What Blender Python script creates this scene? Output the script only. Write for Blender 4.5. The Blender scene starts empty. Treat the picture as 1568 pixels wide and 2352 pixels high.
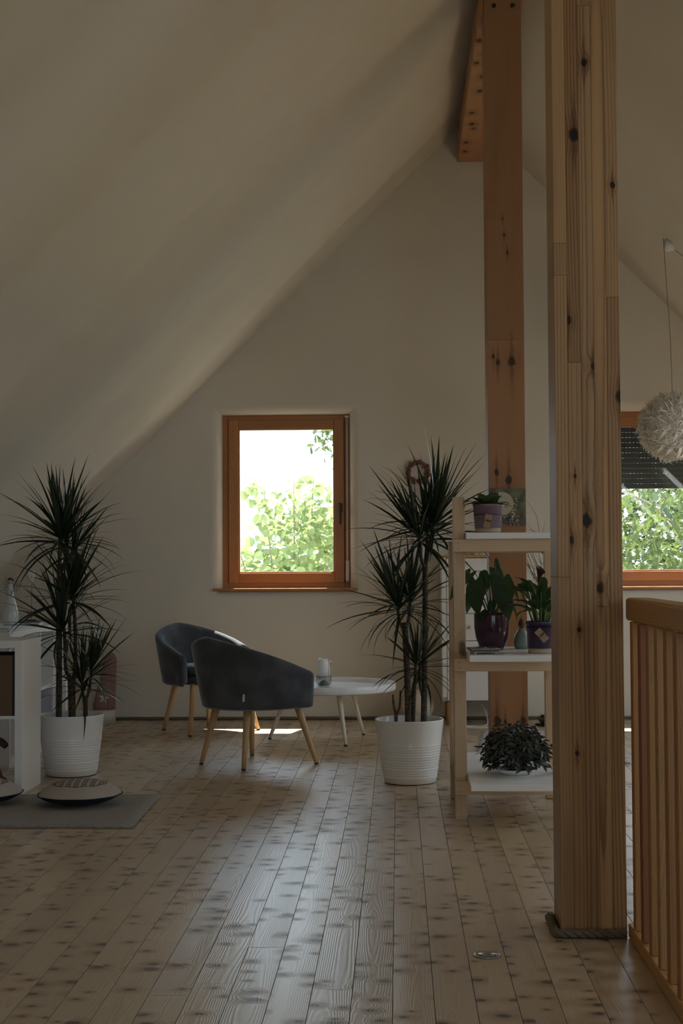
import bpy, bmesh, math, random
from mathutils import Vector, Matrix, noise as mnoise
PI = math.pi
rnd = random.Random(11)
SC = bpy.context.scene
COL = SC.collection

# ------------------------------------------------------------------ camera
F_PX, EYE = 3400.0, 1.13
dy = Vector((129, -122, -F_PX)).normalized()          # the plank direction, seen from the camera
dx = Vector((1, .0072, 0)); dx.z = -(dx.x*dy.x+dx.y*dy.y)/dy.z; dx.normalize()
dz = dx.cross(dy)
cam = bpy.data.cameras.new('camera')
cam.sensor_fit = 'VERTICAL'; cam.sensor_height = 36; cam.sensor_width = 24
cam.lens = 36*F_PX/2352; cam.clip_start = .05; cam.clip_end = 300
camo = bpy.data.objects.new('camera', cam); COL.objects.link(camo)
camo.matrix_world = Matrix.Translation((0, 0, EYE)) @ Matrix((dx, dy, dz)).to_4x4()
SC.camera = camo

# ------------------------------------------------------------------ sky, sun, exposure
SKY, SUN, EXPO = 3.0, 15.0, 0.64
w = bpy.data.worlds.new('sky'); SC.world = w; w.use_nodes = True
bg = w.node_tree.nodes['Background']
bg.inputs[0].default_value = (.72, .87, 1.04, 1); bg.inputs[1].default_value = SKY
sl = bpy.data.lights.new('sun', 'SUN'); sl.energy = SUN; sl.angle = math.radians(.6); sl.color = (1, .95, .85)
so = bpy.data.objects.new('sun', sl); COL.objects.link(so)
so.rotation_euler = Vector((.24, 1, 1.64)).to_track_quat('Z', 'Y').to_euler(); so.location = (4, 20, 25)
def portal(name, loc, normal, sx, sy):
    l = bpy.data.lights.new(name, 'AREA'); l.shape = 'RECTANGLE'; l.size = sx; l.size_y = sy
    l.cycles.is_portal = True
    o = bpy.data.objects.new(name, l); COL.objects.link(o); o.location = loc
    o.rotation_euler = Vector(normal).to_track_quat('-Z', 'Y').to_euler()
SC.view_settings.view_transform = 'Standard'; SC.view_settings.look = 'None'
SC.view_settings.exposure = EXPO; SC.view_settings.gamma = 1; SC.view_settings.use_curve_mapping = False
SC.cycles.max_bounces = 10; SC.cycles.diffuse_bounces = 6; SC.cycles.glossy_bounces = 4
SC.cycles.transparent_max_bounces = 16; SC.cycles.transmission_bounces = 6
SC.cycles.caustics_reflective = False; SC.cycles.caustics_refractive = False
SC.cycles.sample_clamp_indirect = 6; SC.cycles.use_denoising = True

# ------------------------------------------------------------------ materials
class NB:
    def __init__(s, name):
        s.mat = bpy.data.materials.new(name); s.mat.use_nodes = True
        s.nt = s.mat.node_tree; s.nt.nodes.clear()
        s.out = s.nt.nodes.new('ShaderNodeOutputMaterial')
    def n(s, t, **k):
        x = s.nt.nodes.new('ShaderNode'+t)
        for a, b in k.items(): setattr(x, a, b)
        return x
    def set(s, sock, v):
        if v is None: return
        if hasattr(v, 'links'): s.nt.links.new(v, sock)
        else:
            if isinstance(v, (tuple, list)) and len(v) == 3 and sock.type == 'RGBA': v = (*v, 1)
            sock.default_value = v
    def m(s, op, a, b=None, c=None, clamp=False):
        x = s.n('Math', operation=op, use_clamp=clamp)
        for i, v in enumerate((a, b, c)): s.set(x.inputs[i], v)
        return x.outputs[0]
    def vm(s, op, a, b=None):
        x = s.n('VectorMath', operation=op); s.set(x.inputs[0], a); s.set(x.inputs[1], b)
        return x.outputs['Value'] if op in ('LENGTH', 'DISTANCE', 'DOT_PRODUCT') else x.outputs[0]
    def xyz(s, a, b, c):
        x = s.n('CombineXYZ'); s.set(x.inputs[0], a); s.set(x.inputs[1], b); s.set(x.inputs[2], c); return x.outputs[0]
    def sep(s, v):
        x = s.n('SeparateXYZ'); s.set(x.inputs[0], v); return x.outputs
    def mix(s, f, a, b, blend='MIX'):
        x = s.n('Mix', data_type='RGBA', blend_type=blend)
        s.set(x.inputs[0], f); s.set(x.inputs[6], a); s.set(x.inputs[7], b); return x.outputs[2]
    def ss(s, v, lo, hi, a=0., b=1.):
        x = s.n('MapRange', interpolation_type='SMOOTHSTEP')
        for i, q in enumerate((v, lo, hi, a, b)): s.set(x.inputs[i], q)
        return x.outputs[0]
    def noise(s, vec, scale, detail=2., rough=.5):
        x = s.n('TexNoise'); s.set(x.inputs['Vector'], vec); s.set(x.inputs['Scale'], scale)
        s.set(x.inputs['Detail'], detail); s.set(x.inputs['Roughness'], rough); return x.outputs
    def bump(s, h, strength, dist):
        x = s.n('Bump'); s.set(x.inputs['Height'], h); x.inputs['Strength'].default_value = strength
        x.inputs['Distance'].default_value = dist; return x.outputs[0]
    def principled(s, color, rough=.5, normal=None, **k):
        p = s.n('BsdfPrincipled'); s.set(p.inputs['Base Color'], color); s.set(p.inputs['Roughness'], rough)
        if normal is not None: s.set(p.inputs['Normal'], normal)
        for a, b in k.items(): s.set(p.inputs[a.replace('_', ' ')], b)
        s.nt.links.new(p.outputs[0], s.out.inputs[0]); return p
    def obj(s): return s.n('TexCoord').outputs['Object']
    def rand(s): return s.n('ObjectInfo').outputs['Random']

def plain(name, color, rough=.5, var=.06, scale=30., bump=0., bd=.001, **k):
    b = NB(name); o = b.obj(); nz = b.noise(o, scale, 3.)
    f = b.m('MULTIPLY_ADD', nz[0], 2*var, 1-var)
    c = b.mix(1., color, b.xyz(f, f, f), 'MULTIPLY')
    b.principled(c, rough, b.bump(nz[0], bump, bd) if bump else None, **k)
    return b.mat

def wood(name, light, dark, freq=210., amt=.55, warp=.035, knot=(8., 10., .5, .12, .30), kcol=(.05, .022, .01),
         rough=.45, tone=None, bump=.25, explicit=None, kr=1., spec=.5, cw=(.02, .07), tvar=.5, halo=.35, vs=1., coat=0., lam=None, fv=.26, pw_=2.2):
    b = NB(name)
    at = b.n('Attribute'); at.attribute_name = 'wc'; p0 = at.outputs['Vector']
    R = b.rand(); u, v, t = b.sep(p0)
    p = b.vm('ADD', p0, b.xyz(b.m('MULTIPLY', R, 31.), b.m('MULTIPLY', R, 173.), b.m('MULTIPLY', R, 9.)))
    pu, pv, pw = b.sep(p)
    fr = lambda k: b.m('FRACT', b.m('MULTIPLY', R, k))
    nz = b.noise(b.xyz(b.m('MULTIPLY', pu, 3.), b.m('MULTIPLY', pv, vs), pw), 2.2, 1.5)
    c3 = b.n('SeparateColor'); b.set(c3.inputs[0], nz[1])
    du = b.m('MULTIPLY', b.m('SUBTRACT', c3.outputs[0], .5), warp*2)
    dw = b.m('MULTIPLY', b.m('SUBTRACT', c3.outputs[1], .5), warp*2)
    a = b.m('ADD', b.m('ADD', u, du), b.m('MULTIPLY', b.m('SUBTRACT', fr(17.3), .5), .09))
    c = b.m('ADD', b.m('ADD', t, dw), b.m('MULTIPLY_ADD', fr(7.7), cw[1]-cw[0], cw[0]))
    r = b.m('SQRT', b.m('ADD', b.m('MULTIPLY', a, a), b.m('MULTIPLY', c, c)))
    mask = None
    def join(m1, m2): return m2 if m1 is None else b.m('MAXIMUM', m1, m2)
    hal = streak = None
    if knot:
        vo = b.n('TexVoronoi', voronoi_dimensions='2D', feature='F1')
        b.set(vo.inputs['Vector'], b.xyz(b.m('MULTIPLY', pu, knot[0]), b.m('MULTIPLY', pv, knot[1]), 0.))
        vo.inputs['Scale'].default_value = 1.
        d = vo.outputs['Distance']; vc = b.n('SeparateColor'); b.set(vc.inputs[0], vo.outputs['Color'])
        sel = b.m('GREATER_THAN', vc.outputs[0], knot[2])
        rr = b.m('MULTIPLY_ADD', vc.outputs[1], knot[4]-knot[3], knot[3])
        d = b.m('ADD', d, b.m('MULTIPLY', b.m('SUBTRACT', b.noise(p, 60., 1.)[0], .5), .08))
        q = b.m('DIVIDE', d, rr)
        mask = b.m('MULTIPLY', b.ss(q, 1., .45), sel); hal = b.m('MULTIPLY', b.ss(q, 3.2, .6), sel)
    for (ku, kv, krad) in (explicit or []):
        e = b.m('DIVIDE', b.m('SUBTRACT', u, ku), krad); g = b.m('DIVIDE', b.m('SUBTRACT', v, kv), krad*1.35)
        nn = b.m('MULTIPLY', b.m('SUBTRACT', b.noise(p0, 45., 2.)[0], .5), .9)
        q = b.m('ADD', b.m('SQRT', b.m('ADD', b.m('MULTIPLY', e, e), b.m('MULTIPLY', g, g))), nn)
        mk, hk_ = b.ss(q, 1.15, .6), b.ss(q, 4., .8)
        st = b.m('MULTIPLY', b.ss(b.m('ABSOLUTE', b.m('ADD', e, nn)), .75, .1), b.m('MULTIPLY', b.ss(b.m('ABSOLUTE', g), 8., 1.), .75))
        if lam:
            same = b.m('COMPARE', b.m('FLOOR', b.m('DIVIDE', b.m('ADD', u, .0995), .0398)), float(math.floor((ku+.0995)/.0398)), .25)
            mk, hk_, st = (b.m('MULTIPLY', z_, same) for z_ in (mk, hk_, st))
        mask = join(mask, mk); hal = join(hal, b.m('MULTIPLY', hk_, .8)); streak = join(streak, st)
    if hal is not None: r = b.m('ADD', r, b.m('MULTIPLY', hal, .013*kr))
    fn = b.noise(b.xyz(b.m('MULTIPLY', pu, 1.), b.m('MULTIPLY', pv, .06), pw), 420., 2.)[0]
    x = b.m('FRACT', b.m('ADD', b.m('MULTIPLY', r, freq), b.m('MULTIPLY', fn, .25)))
    ring = b.m('MULTIPLY', b.m('POWER', x, pw_), b.ss(x, 1., .88))
    big = b.noise(b.xyz(b.m('MULTIPLY', pu, 14.), b.m('MULTIPLY', pv, 1.6), pw), 1., 2.)[0]
    col = b.mix(b.m('MULTIPLY', ring, b.m('MULTIPLY_ADD', fr(13.1), amt*1.2, amt*.7), clamp=True), light, dark)
    col = b.mix(b.m('MULTIPLY', b.ss(big, .45, .75), .30), col, dark)
    if tone: col = b.mix(b.m('MULTIPLY', fr(5.9), tvar), col, b.mix(1., col, tone, 'MULTIPLY'))
    f = b.m('MULTIPLY_ADD', fr(3.3), fv, 1-fv*.54)
    if streak is not None: col = b.mix(streak, col, b.mix(1., dark, (.8, .7, .6), 'MULTIPLY'))
    col = b.mix(1., col, b.xyz(f, f, f), 'MULTIPLY')
    h = ring
    if mask is not None:
        col = b.mix(b.m('MULTIPLY', hal, halo), col, b.mix(1., dark, (.6, .5, .42), 'MULTIPLY'))
        col = b.mix(b.m('MULTIPLY', mask, .92), col, kcol)
        h = b.m('ADD', b.m('MULTIPLY', b.m('SINE', b.m('MULTIPLY', b.m('ADD', b.m('MULTIPLY', r, freq), b.m('MULTIPLY', fn, .3)), 2*PI)), .16), b.m('MULTIPLY', hal, .6))
    rg = b.m('MULTIPLY_ADD', ring, -.10, rough+.03)
    if hal is not None: rg = b.m('MULTIPLY_ADD', hal, .12, rg)
    nb = b.bump(h, bump, .0012)
    b.principled(col, rg, nb, Specular_IOR_Level=spec, **(dict(Coat_Weight=b.m('MULTIPLY_ADD', hal, -.38*coat, coat), Coat_Roughness=.30, Coat_Normal=nb) if coat else {}))
    return b.mat

M = {}
def plaster(name, col):
    b = NB(name); o = b.obj(); n1 = b.noise(o, 1.6, 3.); n2 = b.noise(o, 140., 3.)
    f = b.m('MULTIPLY_ADD', n1[0], .10, .95)
    h = b.m('ADD', b.m('MULTIPLY', n1[0], 6.), b.m('MULTIPLY', n2[0], .6))
    b.principled(b.mix(1., col, b.xyz(f, f, f), 'MULTIPLY'), .9, b.bump(h, .35, .004), Specular_IOR_Level=.2)
    return b.mat
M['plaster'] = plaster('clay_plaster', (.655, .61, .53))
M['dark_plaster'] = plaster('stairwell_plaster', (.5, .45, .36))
M['floor'] = wood('spruce_floor', (.58, .455, .30), (.41, .275, .15), freq=290, amt=.5, warp=.022, kr=.55, knot=(9., 12., .45, .08, .27),
                  kcol=(.055, .026, .010), rough=.46, tone=(.88, .83, .76), bump=.45, spec=1., coat=.85, halo=.5, vs=.4)
NEARK = [(-.002+.589-.587, 2.682, .011), (.541-.587+.012, 2.456, .017), (.53-.587, 1.881, .011), (.532-.587, 1.204, .010), (.576-.587+.003, 1.263, .017),
         (.618-.587, 1.057, .015), (.609-.587-.004, 1.739, .010), (.542-.587, .554, .007), (.674-.587+.012, 1.644, .017), (.658-.587+.012, 2.298, .008), (.552-.587, .93, .007), (.545-.587, 1.40, .006)]
M['post'] = wood('glulam_pine', (.50, .32, .16), (.15, .06, .022), freq=150, amt=.62, warp=.028, vs=.14, spec=.25, kr=.45, lam=True, fv=.36, pw_=3., knot=None, explicit=NEARK,
                 rough=.5, tone=(.66, .54, .44), bump=.15, cw=(.004, .05), kcol=(.010, .006, .004), halo=.30, tvar=.9)
FARK = [(.544-.587, 2.214, .014), (.619-.587, 2.218, .022), (.520-.587, 2.245, .009), (.584-.587, 2.9, .007), (.601-.587, 2.806, .008), (.577-.587, 2.99, .005),
        (.532-.587, 1.623, .014), (.596-.587, 1.58, .02), (.524-.587, .297, .022), (.565-.587, .296, .010), (.660-.587, .301, .018)]
M['farpost'] = wood('red_glulam', (.36, .19, .088), (.21, .09, .036), freq=110, amt=.5, warp=.03, vs=.22, knot=None, explicit=FARK, rough=.55,
                    tone=(.85, .8, .75), bump=.1, cw=(.01, .03), kcol=(.03, .015, .008), halo=.25)
M['beam'] = wood('ridge_beam_wood', (.42, .225, .11), (.27, .11, .04), freq=110, amt=.5, knot=(7., 4.2, .35, .10, .2), rough=.55, kcol=(.03, .015, .008))
M['pine'] = wood('shelf_pine', (.64, .485, .32), (.46, .29, .15), freq=120, amt=.45, warp=.03, knot=(9., 4., .75, .10, .22), rough=.5, kcol=(.12, .055, .02), bump=.1)
M['larch'] = wood('railing_larch', (.55, .33, .13), (.30, .14, .045), freq=170, amt=.55, knot=None, rough=.5, tone=(.72, .5, .4), bump=.12, tvar=.7)
M['redlarch'] = wood('railing_red_larch', (.36, .14, .065), (.20, .065, .03), freq=170, amt=.55, knot=None, rough=.5, bump=.12)
M['frame'] = wood('window_larch', (.46, .20, .065), (.27, .105, .034), freq=160, amt=.45, knot=None, rough=.35, bump=.08)
M['beech'] = wood('beech_leg', (.62, .40, .20), (.48, .28, .12), freq=200, amt=.35, knot=None, rough=.4, bump=.05)
M['oak'] = wood('oak_trim', (.48, .27, .11), (.33, .17, .06), freq=180, amt=.4, knot=None, rough=.5, bump=.05)
M['white'] = plain('white_laminate', (.88, .89, .90), .38, .02, 8.)
M['cream'] = plain('cream_paint', (.78, .70, .56), .4, .03, 20.)
M['pot'] = plain('glossy_white_plastic', (.87, .87, .86), .18, .02, 10.)
M['black'] = plain('black_rubber', (.015, .014, .013), .5)
M['blackmetal'] = plain('black_metal', (.02, .02, .022), .35)
M['steel'] = plain('brushed_steel', (.42, .42, .40), .32, .05, 60., Metallic=1.)
M['whiteplastic'] = plain('white_plastic', (.75, .75, .74), .35)
M['soil'] = plain('dark_soil', (.03, .02, .013), .95, .4, 90., .6, .01)
M['rope'] = plain('sisal_rope', (.17, .135, .09), .9, .25, 160., .6, .003)
M['trunk'] = None
def trunkmat():
    b = NB('dracaena_bark'); x, y, z = b.sep(b.obj()); nz = b.noise(b.obj(), 40., 2.)[0]
    q = b.m('SINE', b.m('ADD', b.m('MULTIPLY', z, 300.), b.m('MULTIPLY', nz, 22.)))
    c = b.mix(b.ss(q, -.4, .8), (.045, .031, .020), (.10, .076, .052)); b.principled(c, .85, b.bump(q, .5, .002)); return b.mat
M['trunk'] = trunkmat()
def leafmat(name, c1, c2, rough=.4, trans=.25, tcol=None, var=.5):
    b = NB(name); R = b.rand(); f = b.m('ADD', b.m('MULTIPLY', R, var), b.m('MULTIPLY', b.noise(b.obj(), 25., 2.)[0], 1-var))
    c = b.mix(f, c1, c2)
    p = b.n('BsdfPrincipled'); b.set(p.inputs['Base Color'], c); p.inputs['Roughness'].default_value = rough
    t = b.n('BsdfTranslucent'); b.set(t.inputs[0], b.mix(.6, c, tcol or c2))
    mx = b.n('MixShader'); mx.inputs[0].default_value = trans
    b.nt.links.new(p.outputs[0], mx.inputs[1]); b.nt.links.new(t.outputs[0], mx.inputs[2]); b.nt.links.new(mx.outputs[0], b.out.inputs[0])
    return b.mat
M['drac'] = leafmat('dracaena_leaf', (.010, .018, .009), (.026, .042, .017), .35, .12, (.05, .09, .02))
M['mon'] = leafmat('philodendron_leaf', (.014, .034, .016), (.032, .070, .022), .55, .2, (.12, .22, .04))
M['calla'] = leafmat('calla_leaf', (.020, .050, .022), (.05, .10, .03), .4, .2, (.12, .22, .05))
M['stalk'] = leafmat('green_stalk', (.07, .13, .03), (.11, .18, .05), .45, .15)
M['trad'] = leafmat('spiderwort_leaf', (.018, .022, .016), (.15, .165, .14), .4, .12, (.08, .10, .05))
M['hazel'] = leafmat('hazel_leaf', (.11, .165, .06), (.35, .41, .18), .5, .45, (.40, .47, .17), .75)
M['oakleaf'] = leafmat('oak_leaf', (.011, .027, .008), (.10, .14, .038), .45, .42, (.125, .165, .036), .8)
M['bark'] = plain('tree_bark', (.22, .19, .15), .9, .3, 20., .5, .01)
M['grass'] = plain('meadow', (.27, .26, .18), .95, .3, 1.5)
def velvet():
    b = NB('grey_blue_velvet'); o = b.obj(); n1 = b.noise(o, 7., 3.)[0]; n2 = b.noise(o, 500., 2.)[0]
    c = b.mix(b.ss(n1, .35, .7), (.066, .070, .080), (.110, .118, .138))
    p = b.principled(c, .85, b.bump(n2, .15, .0008), Sheen_Weight=.8, Sheen_Roughness=.35, Sheen_Tint=(.62, .68, .80), Specular_IOR_Level=.2); return b.mat
M['velvet'] = velvet()
def glass(name, tint=(1, 1, 1)):
    b = NB(name); lw = b.n('LayerWeight'); lw.inputs[0].default_value = .5
    fo = b.m('MULTIPLY_ADD', b.m('POWER', lw.outputs['Facing'], 5.), .96, .04)
    t = b.n('BsdfTransparent'); t.inputs[0].default_value = (*tint, 1); g = b.n('BsdfGlossy'); g.inputs['Roughness'].default_value = .0
    mx = b.n('MixShader'); b.nt.links.new(fo, mx.inputs[0]); b.nt.links.new(t.outputs[0], mx.inputs[1])
    b.nt.links.new(g.outputs[0], mx.inputs[2]); b.nt.links.new(mx.outputs[0], b.out.inputs[0]); return b.mat
M['glass'] = glass('window_glass', (.97, .985, .975))
M['clear'] = glass('clear_glass', (.88, .9, .9))
M['frost'] = plain('frosted_glass', (.66, .72, .72), .15, .05, 120., .2, .002, Transmission_Weight=.15)
M['wax'] = plain('white_wax', (.86, .86, .84), .45, .02, Subsurface_Weight=.25, Subsurface_Scale=.02)
M['shutter'] = plain('dark_shutter', (.028, .036, .035), .5)
M['purple'] = plain('lilac_glaze', (.25, .175, .245), .16, .06, 9.)
M['darkpurple'] = plain('aubergine_glaze', (.055, .022, .045), .13, .2, 12.)
M['navy'] = plain('indigo_glaze', (.05, .032, .085), .2, .08, 9.)
M['stoneware'] = plain('bare_stoneware', (.48, .38, .27), .8)
M['kraft'] = plain('kraft_card', (.36, .255, .16), .9, .1, 80.)
M['ink'] = plain('black_ink', (.012, .011, .01), .8)
M['cord'] = plain('black_cord', (.012, .012, .012), .8)
M['sage'] = plain('sage_glaze', (.22, .27, .24), .3, .08, 20.)
M['brownleaf'] = plain('dry_brown_leaf', (.12, .06, .025), .8, .3)
M['twig'] = plain('grey_twig', (.085, .075, .07), .7, .5, 60.)
M['flower'] = plain('dark_red_bloom', (.07, .012, .022), .45, .2, 30.)
M['feather'] = leafmat('white_feather', (.80, .76, .69), (.88, .84, .77), .9, .3, (.88, .83, .74))
M['greycord'] = plain('grey_cord', (.22, .21, .19), .6)
M['opal'] = plain('opal_glass', (.62, .54, .46), .3, .02)
M['pink'] = plain('dusty_pink_felt', (.36, .235, .235), .95, .1, 60., .3, .002)
M['mauve'] = plain('mauve_knit', (.16, .07, .085), .95, .2, 150., .6, .004)
M['brownfur'] = plain('brown_plush', (.07, .04, .025), .95, .3, 150., .8, .006)
M['boxbrown'] = plain('brown_fibre_box', (.15, .095, .055), .8, .1, 60.)
M['greybox'] = plain('blue_grey_fabric_box', (.22, .245, .29), .8, .06, 120.)
M['darkbox'] = plain('charcoal_box', (.07, .075, .085), .6)
M['lilac'] = plain('lilac_cover', (.25, .20, .36), .5)
M['paper'] = plain('book_paper', (.72, .68, .70), .8)
M['brownhair'] = plain('brown_hair', (.05, .028, .018), .6)
M['skin'] = plain('pale_wood', (.5, .36, .26), .6)
M['wire'] = plain('antique_wire', (.10, .09, .08), .4, Metallic=.8)
M['wreath'] = plain('dried_pink_bloom', (.22, .10, .085), .9, .45, 60., .8, .006)
M['ribbon'] = plain('pale_pink_ribbon', (.50, .40, .36), .8)
M['dresser'] = plain('off_white_lacquer', (.74, .71, .67), .4, .02, 5.)
M['bowl'] = plain('glazed_planter', (.12, .11, .09), .35, .1)
M['silver'] = plain('hammered_silver', (.30, .28, .27), .35, .2, 120., .5, .002, Metallic=.8)
M['blackfab'] = plain('black_cotton', (.012, .012, .014), .95)
def rugmat(name, c1, c2, sc):
    b = NB(name); o = b.obj(); x, y, z = b.sep(o)
    q = b.m('MULTIPLY', b.m('SINE', b.m('MULTIPLY', x, sc)), b.m('SINE', b.m('MULTIPLY', y, sc)))
    nz = b.noise(o, 220., 3.)[0]; f = b.m('ADD', b.m('MULTIPLY', q, .3), b.m('MULTIPLY_ADD', nz, 1.2, -.1))
    b.principled(b.mix(b.ss(f, .2, .8), c1, c2), .95, b.bump(f, .6, .003)); return b.mat
M['rug'] = rugmat('woven_wool_rug', (.17, .155, .14), (.46, .43, .40), 900.)
M['rugfar'] = rugmat('pale_cotton_rug', (.30, .29, .34), (.62, .60, .64), 320.)
def cushmat():
    b = NB('printed_linen'); x, y, z = b.sep(b.obj())
    rr = b.m('SQRT', b.m('ADD', b.m('MULTIPLY', x, x), b.m('MULTIPLY', y, y)))
    edge = b.m('LESS_THAN', b.m('ABSOLUTE', b.m('SUBTRACT', rr, .126)), .0022)
    def cell(v, s): return b.m('SUBTRACT', b.m('FRACT', b.m('ADD', b.m('DIVIDE', v, s), .5)), .5)
    cx = b.m('MULTIPLY', cell(x, .036), .036); cy = b.m('MULTIPLY', cell(y, .022), .022)
    d = b.m('SQRT', b.m('ADD', b.m('MULTIPLY', cx, cx), b.m('MULTIPLY', cy, cy)))
    ring = b.m('LESS_THAN', b.m('ABSOLUTE', b.m('SUBTRACT', d, .0088)), .0024)
    zz = b.m('LESS_THAN', b.m('ABSOLUTE', cell(b.m('ADD', y, b.m('MULTIPLY', b.m('ABSOLUTE', cx), .9)), .011)), .10)
    fld = b.m('MULTIPLY', b.m('MULTIPLY', zz, .75), b.m('GREATER_THAN', d, .0112))
    ins = b.m('LESS_THAN', rr, .124)
    ink = b.m('MAXIMUM', edge, b.m('MULTIPLY', ins, b.m('MAXIMUM', ring, fld)))
    n2 = b.noise(b.obj(), 400., 2.)[0]
    c = b.mix(b.m('MULTIPLY', ink, .93), (.42, .375, .33), (.02, .018, .017))
    b.principled(c, .9, b.bump(n2, .2, .001)); return b.mat
M['cushion'] = cushmat()
def picmat():
    b = NB('heather_print'); x, y, z = b.sep(b.obj()); o = b.obj()
    n1 = b.noise(o, 9., 2.)[0]
    c = b.mix(b.ss(n1, .35, .68), (.035, .04, .02), (.20, .20, .10))
    low = b.ss(z, -.02, -.07)
    c = b.mix(low, c, b.mix(b.ss(b.noise(o, 40., 2.)[0], .4, .6), (.02, .018, .012), (.12, .09, .07)))
    vo = b.n('TexVoronoi', feature='F1'); b.set(vo.inputs['Vector'], o); vo.inputs['Scale'].default_value = 120.
    dots = b.m('LESS_THAN', vo.outputs[0], .38)
    sp = b.ss(b.m('ABSOLUTE', b.m('SUBTRACT', x, b.m('MULTIPLY_ADD', z, .22, .038))), .013, .006)
    sp = b.m('MULTIPLY', sp, b.ss(z, .06, .05)); sp = b.m('MAXIMUM', sp, b.m('MULTIPLY', b.ss(b.noise(o, 30., 1.)[0], .45, .55), low))
    c = b.mix(b.m('MULTIPLY', dots, sp), c, (.62, .52, .50))
    ax = b.m('ADD', x, .03); az = b.m('SUBTRACT', z, .018)
    ci = b.m('LESS_THAN', b.m('SQRT', b.m('ADD', b.m('MULTIPLY', ax, ax), b.m('MULTIPLY', az, az))), .062)
    c = b.mix(b.m('MULTIPLY', ci, .85), c, (.50, .47, .38))
    b.principled(c, .5); return b.mat
M['picture'] = picmat()

# ------------------------------------------------------------------ mesh helpers
def wattr(me, axis='y', off=(0, 0, 0)):
    a = me.attributes.get('wc') or me.attributes.new('wc', 'FLOAT_VECTOR', 'POINT')
    k = {'x': (1, 0, 2), 'y': (0, 1, 2), 'z': (0, 2, 1)}[axis]; fl = []
    for v in me.vertices:
        c = v.co; fl += [c[k[0]]+off[0], c[k[1]]+off[1], c[k[2]]+off[2]]
    a.data.foreach_set('vector', fl)
def link(name, me, mat, parent=None, loc=(0, 0, 0), rot=None, smooth=False):
    if mat is not None and not me.materials: me.materials.append(M[mat] if isinstance(mat, str) else mat)
    if smooth: me.polygons.foreach_set('use_smooth', [True]*len(me.polygons))
    o = bpy.data.objects.new(name, me); COL.objects.link(o); o.location = loc
    if rot is not None:
        if isinstance(rot, (Matrix,)): o.rotation_euler = rot.to_euler()
        else: o.rotation_euler = rot
    if parent: o.parent = parent
    return o
def raw(name, verts, faces, mat, parent=None, loc=(0, 0, 0), rot=None, smooth=False, axis=None, off=(0, 0, 0)):
    me = bpy.data.meshes.new(name); me.from_pydata([tuple(v) for v in verts], [], faces); me.update()
    if axis: wattr(me, axis, off)
    return link(name, me, mat, parent, loc, rot, smooth)
def frombm(name, bm, mat, parent=None, loc=(0, 0, 0), rot=None, smooth=False, axis=None, off=(0, 0, 0)):
    me = bpy.data.meshes.new(name); bm.to_mesh(me); bm.free()
    if axis: wattr(me, axis, off)
    return link(name, me, mat, parent, loc, rot, smooth)
_bc = {}
def boxmesh(sx, sy, sz, bev, axis, mat, off):
    key = (round(sx, 4), round(sy, 4), round(sz, 4), bev, axis, mat, off)
    if key in _bc: return _bc[key]
    bm = bmesh.new(); bmesh.ops.create_cube(bm, size=1, matrix=Matrix.Diagonal((sx, sy, sz, 1)))
    if bev: bmesh.ops.bevel(bm, geom=list(bm.edges), offset=bev, segments=1 if bev < .006 else 3, affect='EDGES', profile=.5)
    me = bpy.data.meshes.new('box'); bm.to_mesh(me); bm.free()
    wattr(me, axis, off); me.materials.append(M[mat]); _bc[key] = me; return me
def box(name, x0, x1, y0, y1, z0, z1, mat, parent=None, bev=.0015, axis=None, absolute=False, rot=None):
    sx, sy, sz = x1-x0, y1-y0, z1-z0
    if axis is None: axis = 'xyz'[max(range(3), key=lambda i: (sx, sy, sz)[i])]
    c = ((x0+x1)/2, (y0+y1)/2, (z0+z1)/2)
    off = (0, 0, 0)
    if absolute:
        k = {'x': (1, 0, 2), 'y': (0, 1, 2), 'z': (0, 2, 1)}[axis]; off = tuple(round(c[i], 4) for i in k)
    me = boxmesh(sx, sy, sz, bev, axis, mat, off)
    return link(name, me, None, parent, c, rot)
def lathe_bm(prof, seg=32, cap=True):
    bm = bmesh.new(); rings = []
    for r, z in prof:
        rings.append([bm.verts.new((r*math.cos(2*PI*i/seg), r*math.sin(2*PI*i/seg), z)) for i in range(seg)] if r > 1e-6 else [bm.verts.new((0, 0, z))])
    for A, B in zip(rings, rings[1:]):
        for i in range(seg):
            j = (i+1) % seg
            q = [A[i % len(A)], A[j % len(A)], B[j % len(B)], B[i % len(B)]]
            u = []
            for v in q:
                if v not in u: u.append(v)
            if len(u) > 2: bm.faces.new(u)
    if cap:
        for R_, f in ((rings[0], -1), (rings[-1], 1)):
            if len(R_) > 2: bm.faces.new(R_[::-1] if f < 0 else R_)
    bmesh.ops.recalc_face_normals(bm, faces=bm.faces); return bm
def lathe(name, prof, mat, parent=None, loc=(0, 0, 0), seg=32, cap=True, rot=None, smooth=True, axis='z'):
    return frombm(name, lathe_bm(prof, seg, cap), mat, parent, loc, rot, smooth, axis)
def tube_bm(bm, pts, rad, seg=8, closed=False):
    pts = [Vector(p) for p in pts]; n = len(pts); rings = []
    rad = rad if isinstance(rad, (list, tuple)) else [rad]*n
    up = Vector((.13, .27, .95)); prev = None
    for i, p in enumerate(pts):
        if closed: t = pts[(i+1) % n]-pts[i-1]
        else: t = pts[min(i+1, n-1)]-pts[max(i-1, 0)]
        t.normalize()
        if prev is None: a = t.orthogonal().normalized()
        else: a = (prev - t*prev.dot(t)).normalized()
        prev = a; b = t.cross(a)
        rings.append([bm.verts.new(p+rad[i]*(a*math.cos(2*PI*k/seg)+b*math.sin(2*PI*k/seg))) for k in range(seg)])
    for i in range(n if closed else n-1):
        A, B = rings[i], rings[(i+1) % n]
        for k in range(seg): bm.faces.new((A[k], A[(k+1) % seg], B[(k+1) % seg], B[k]))
    if not closed: bm.faces.new(rings[0][::-1]); bm.faces.new(rings[-1])
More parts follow.
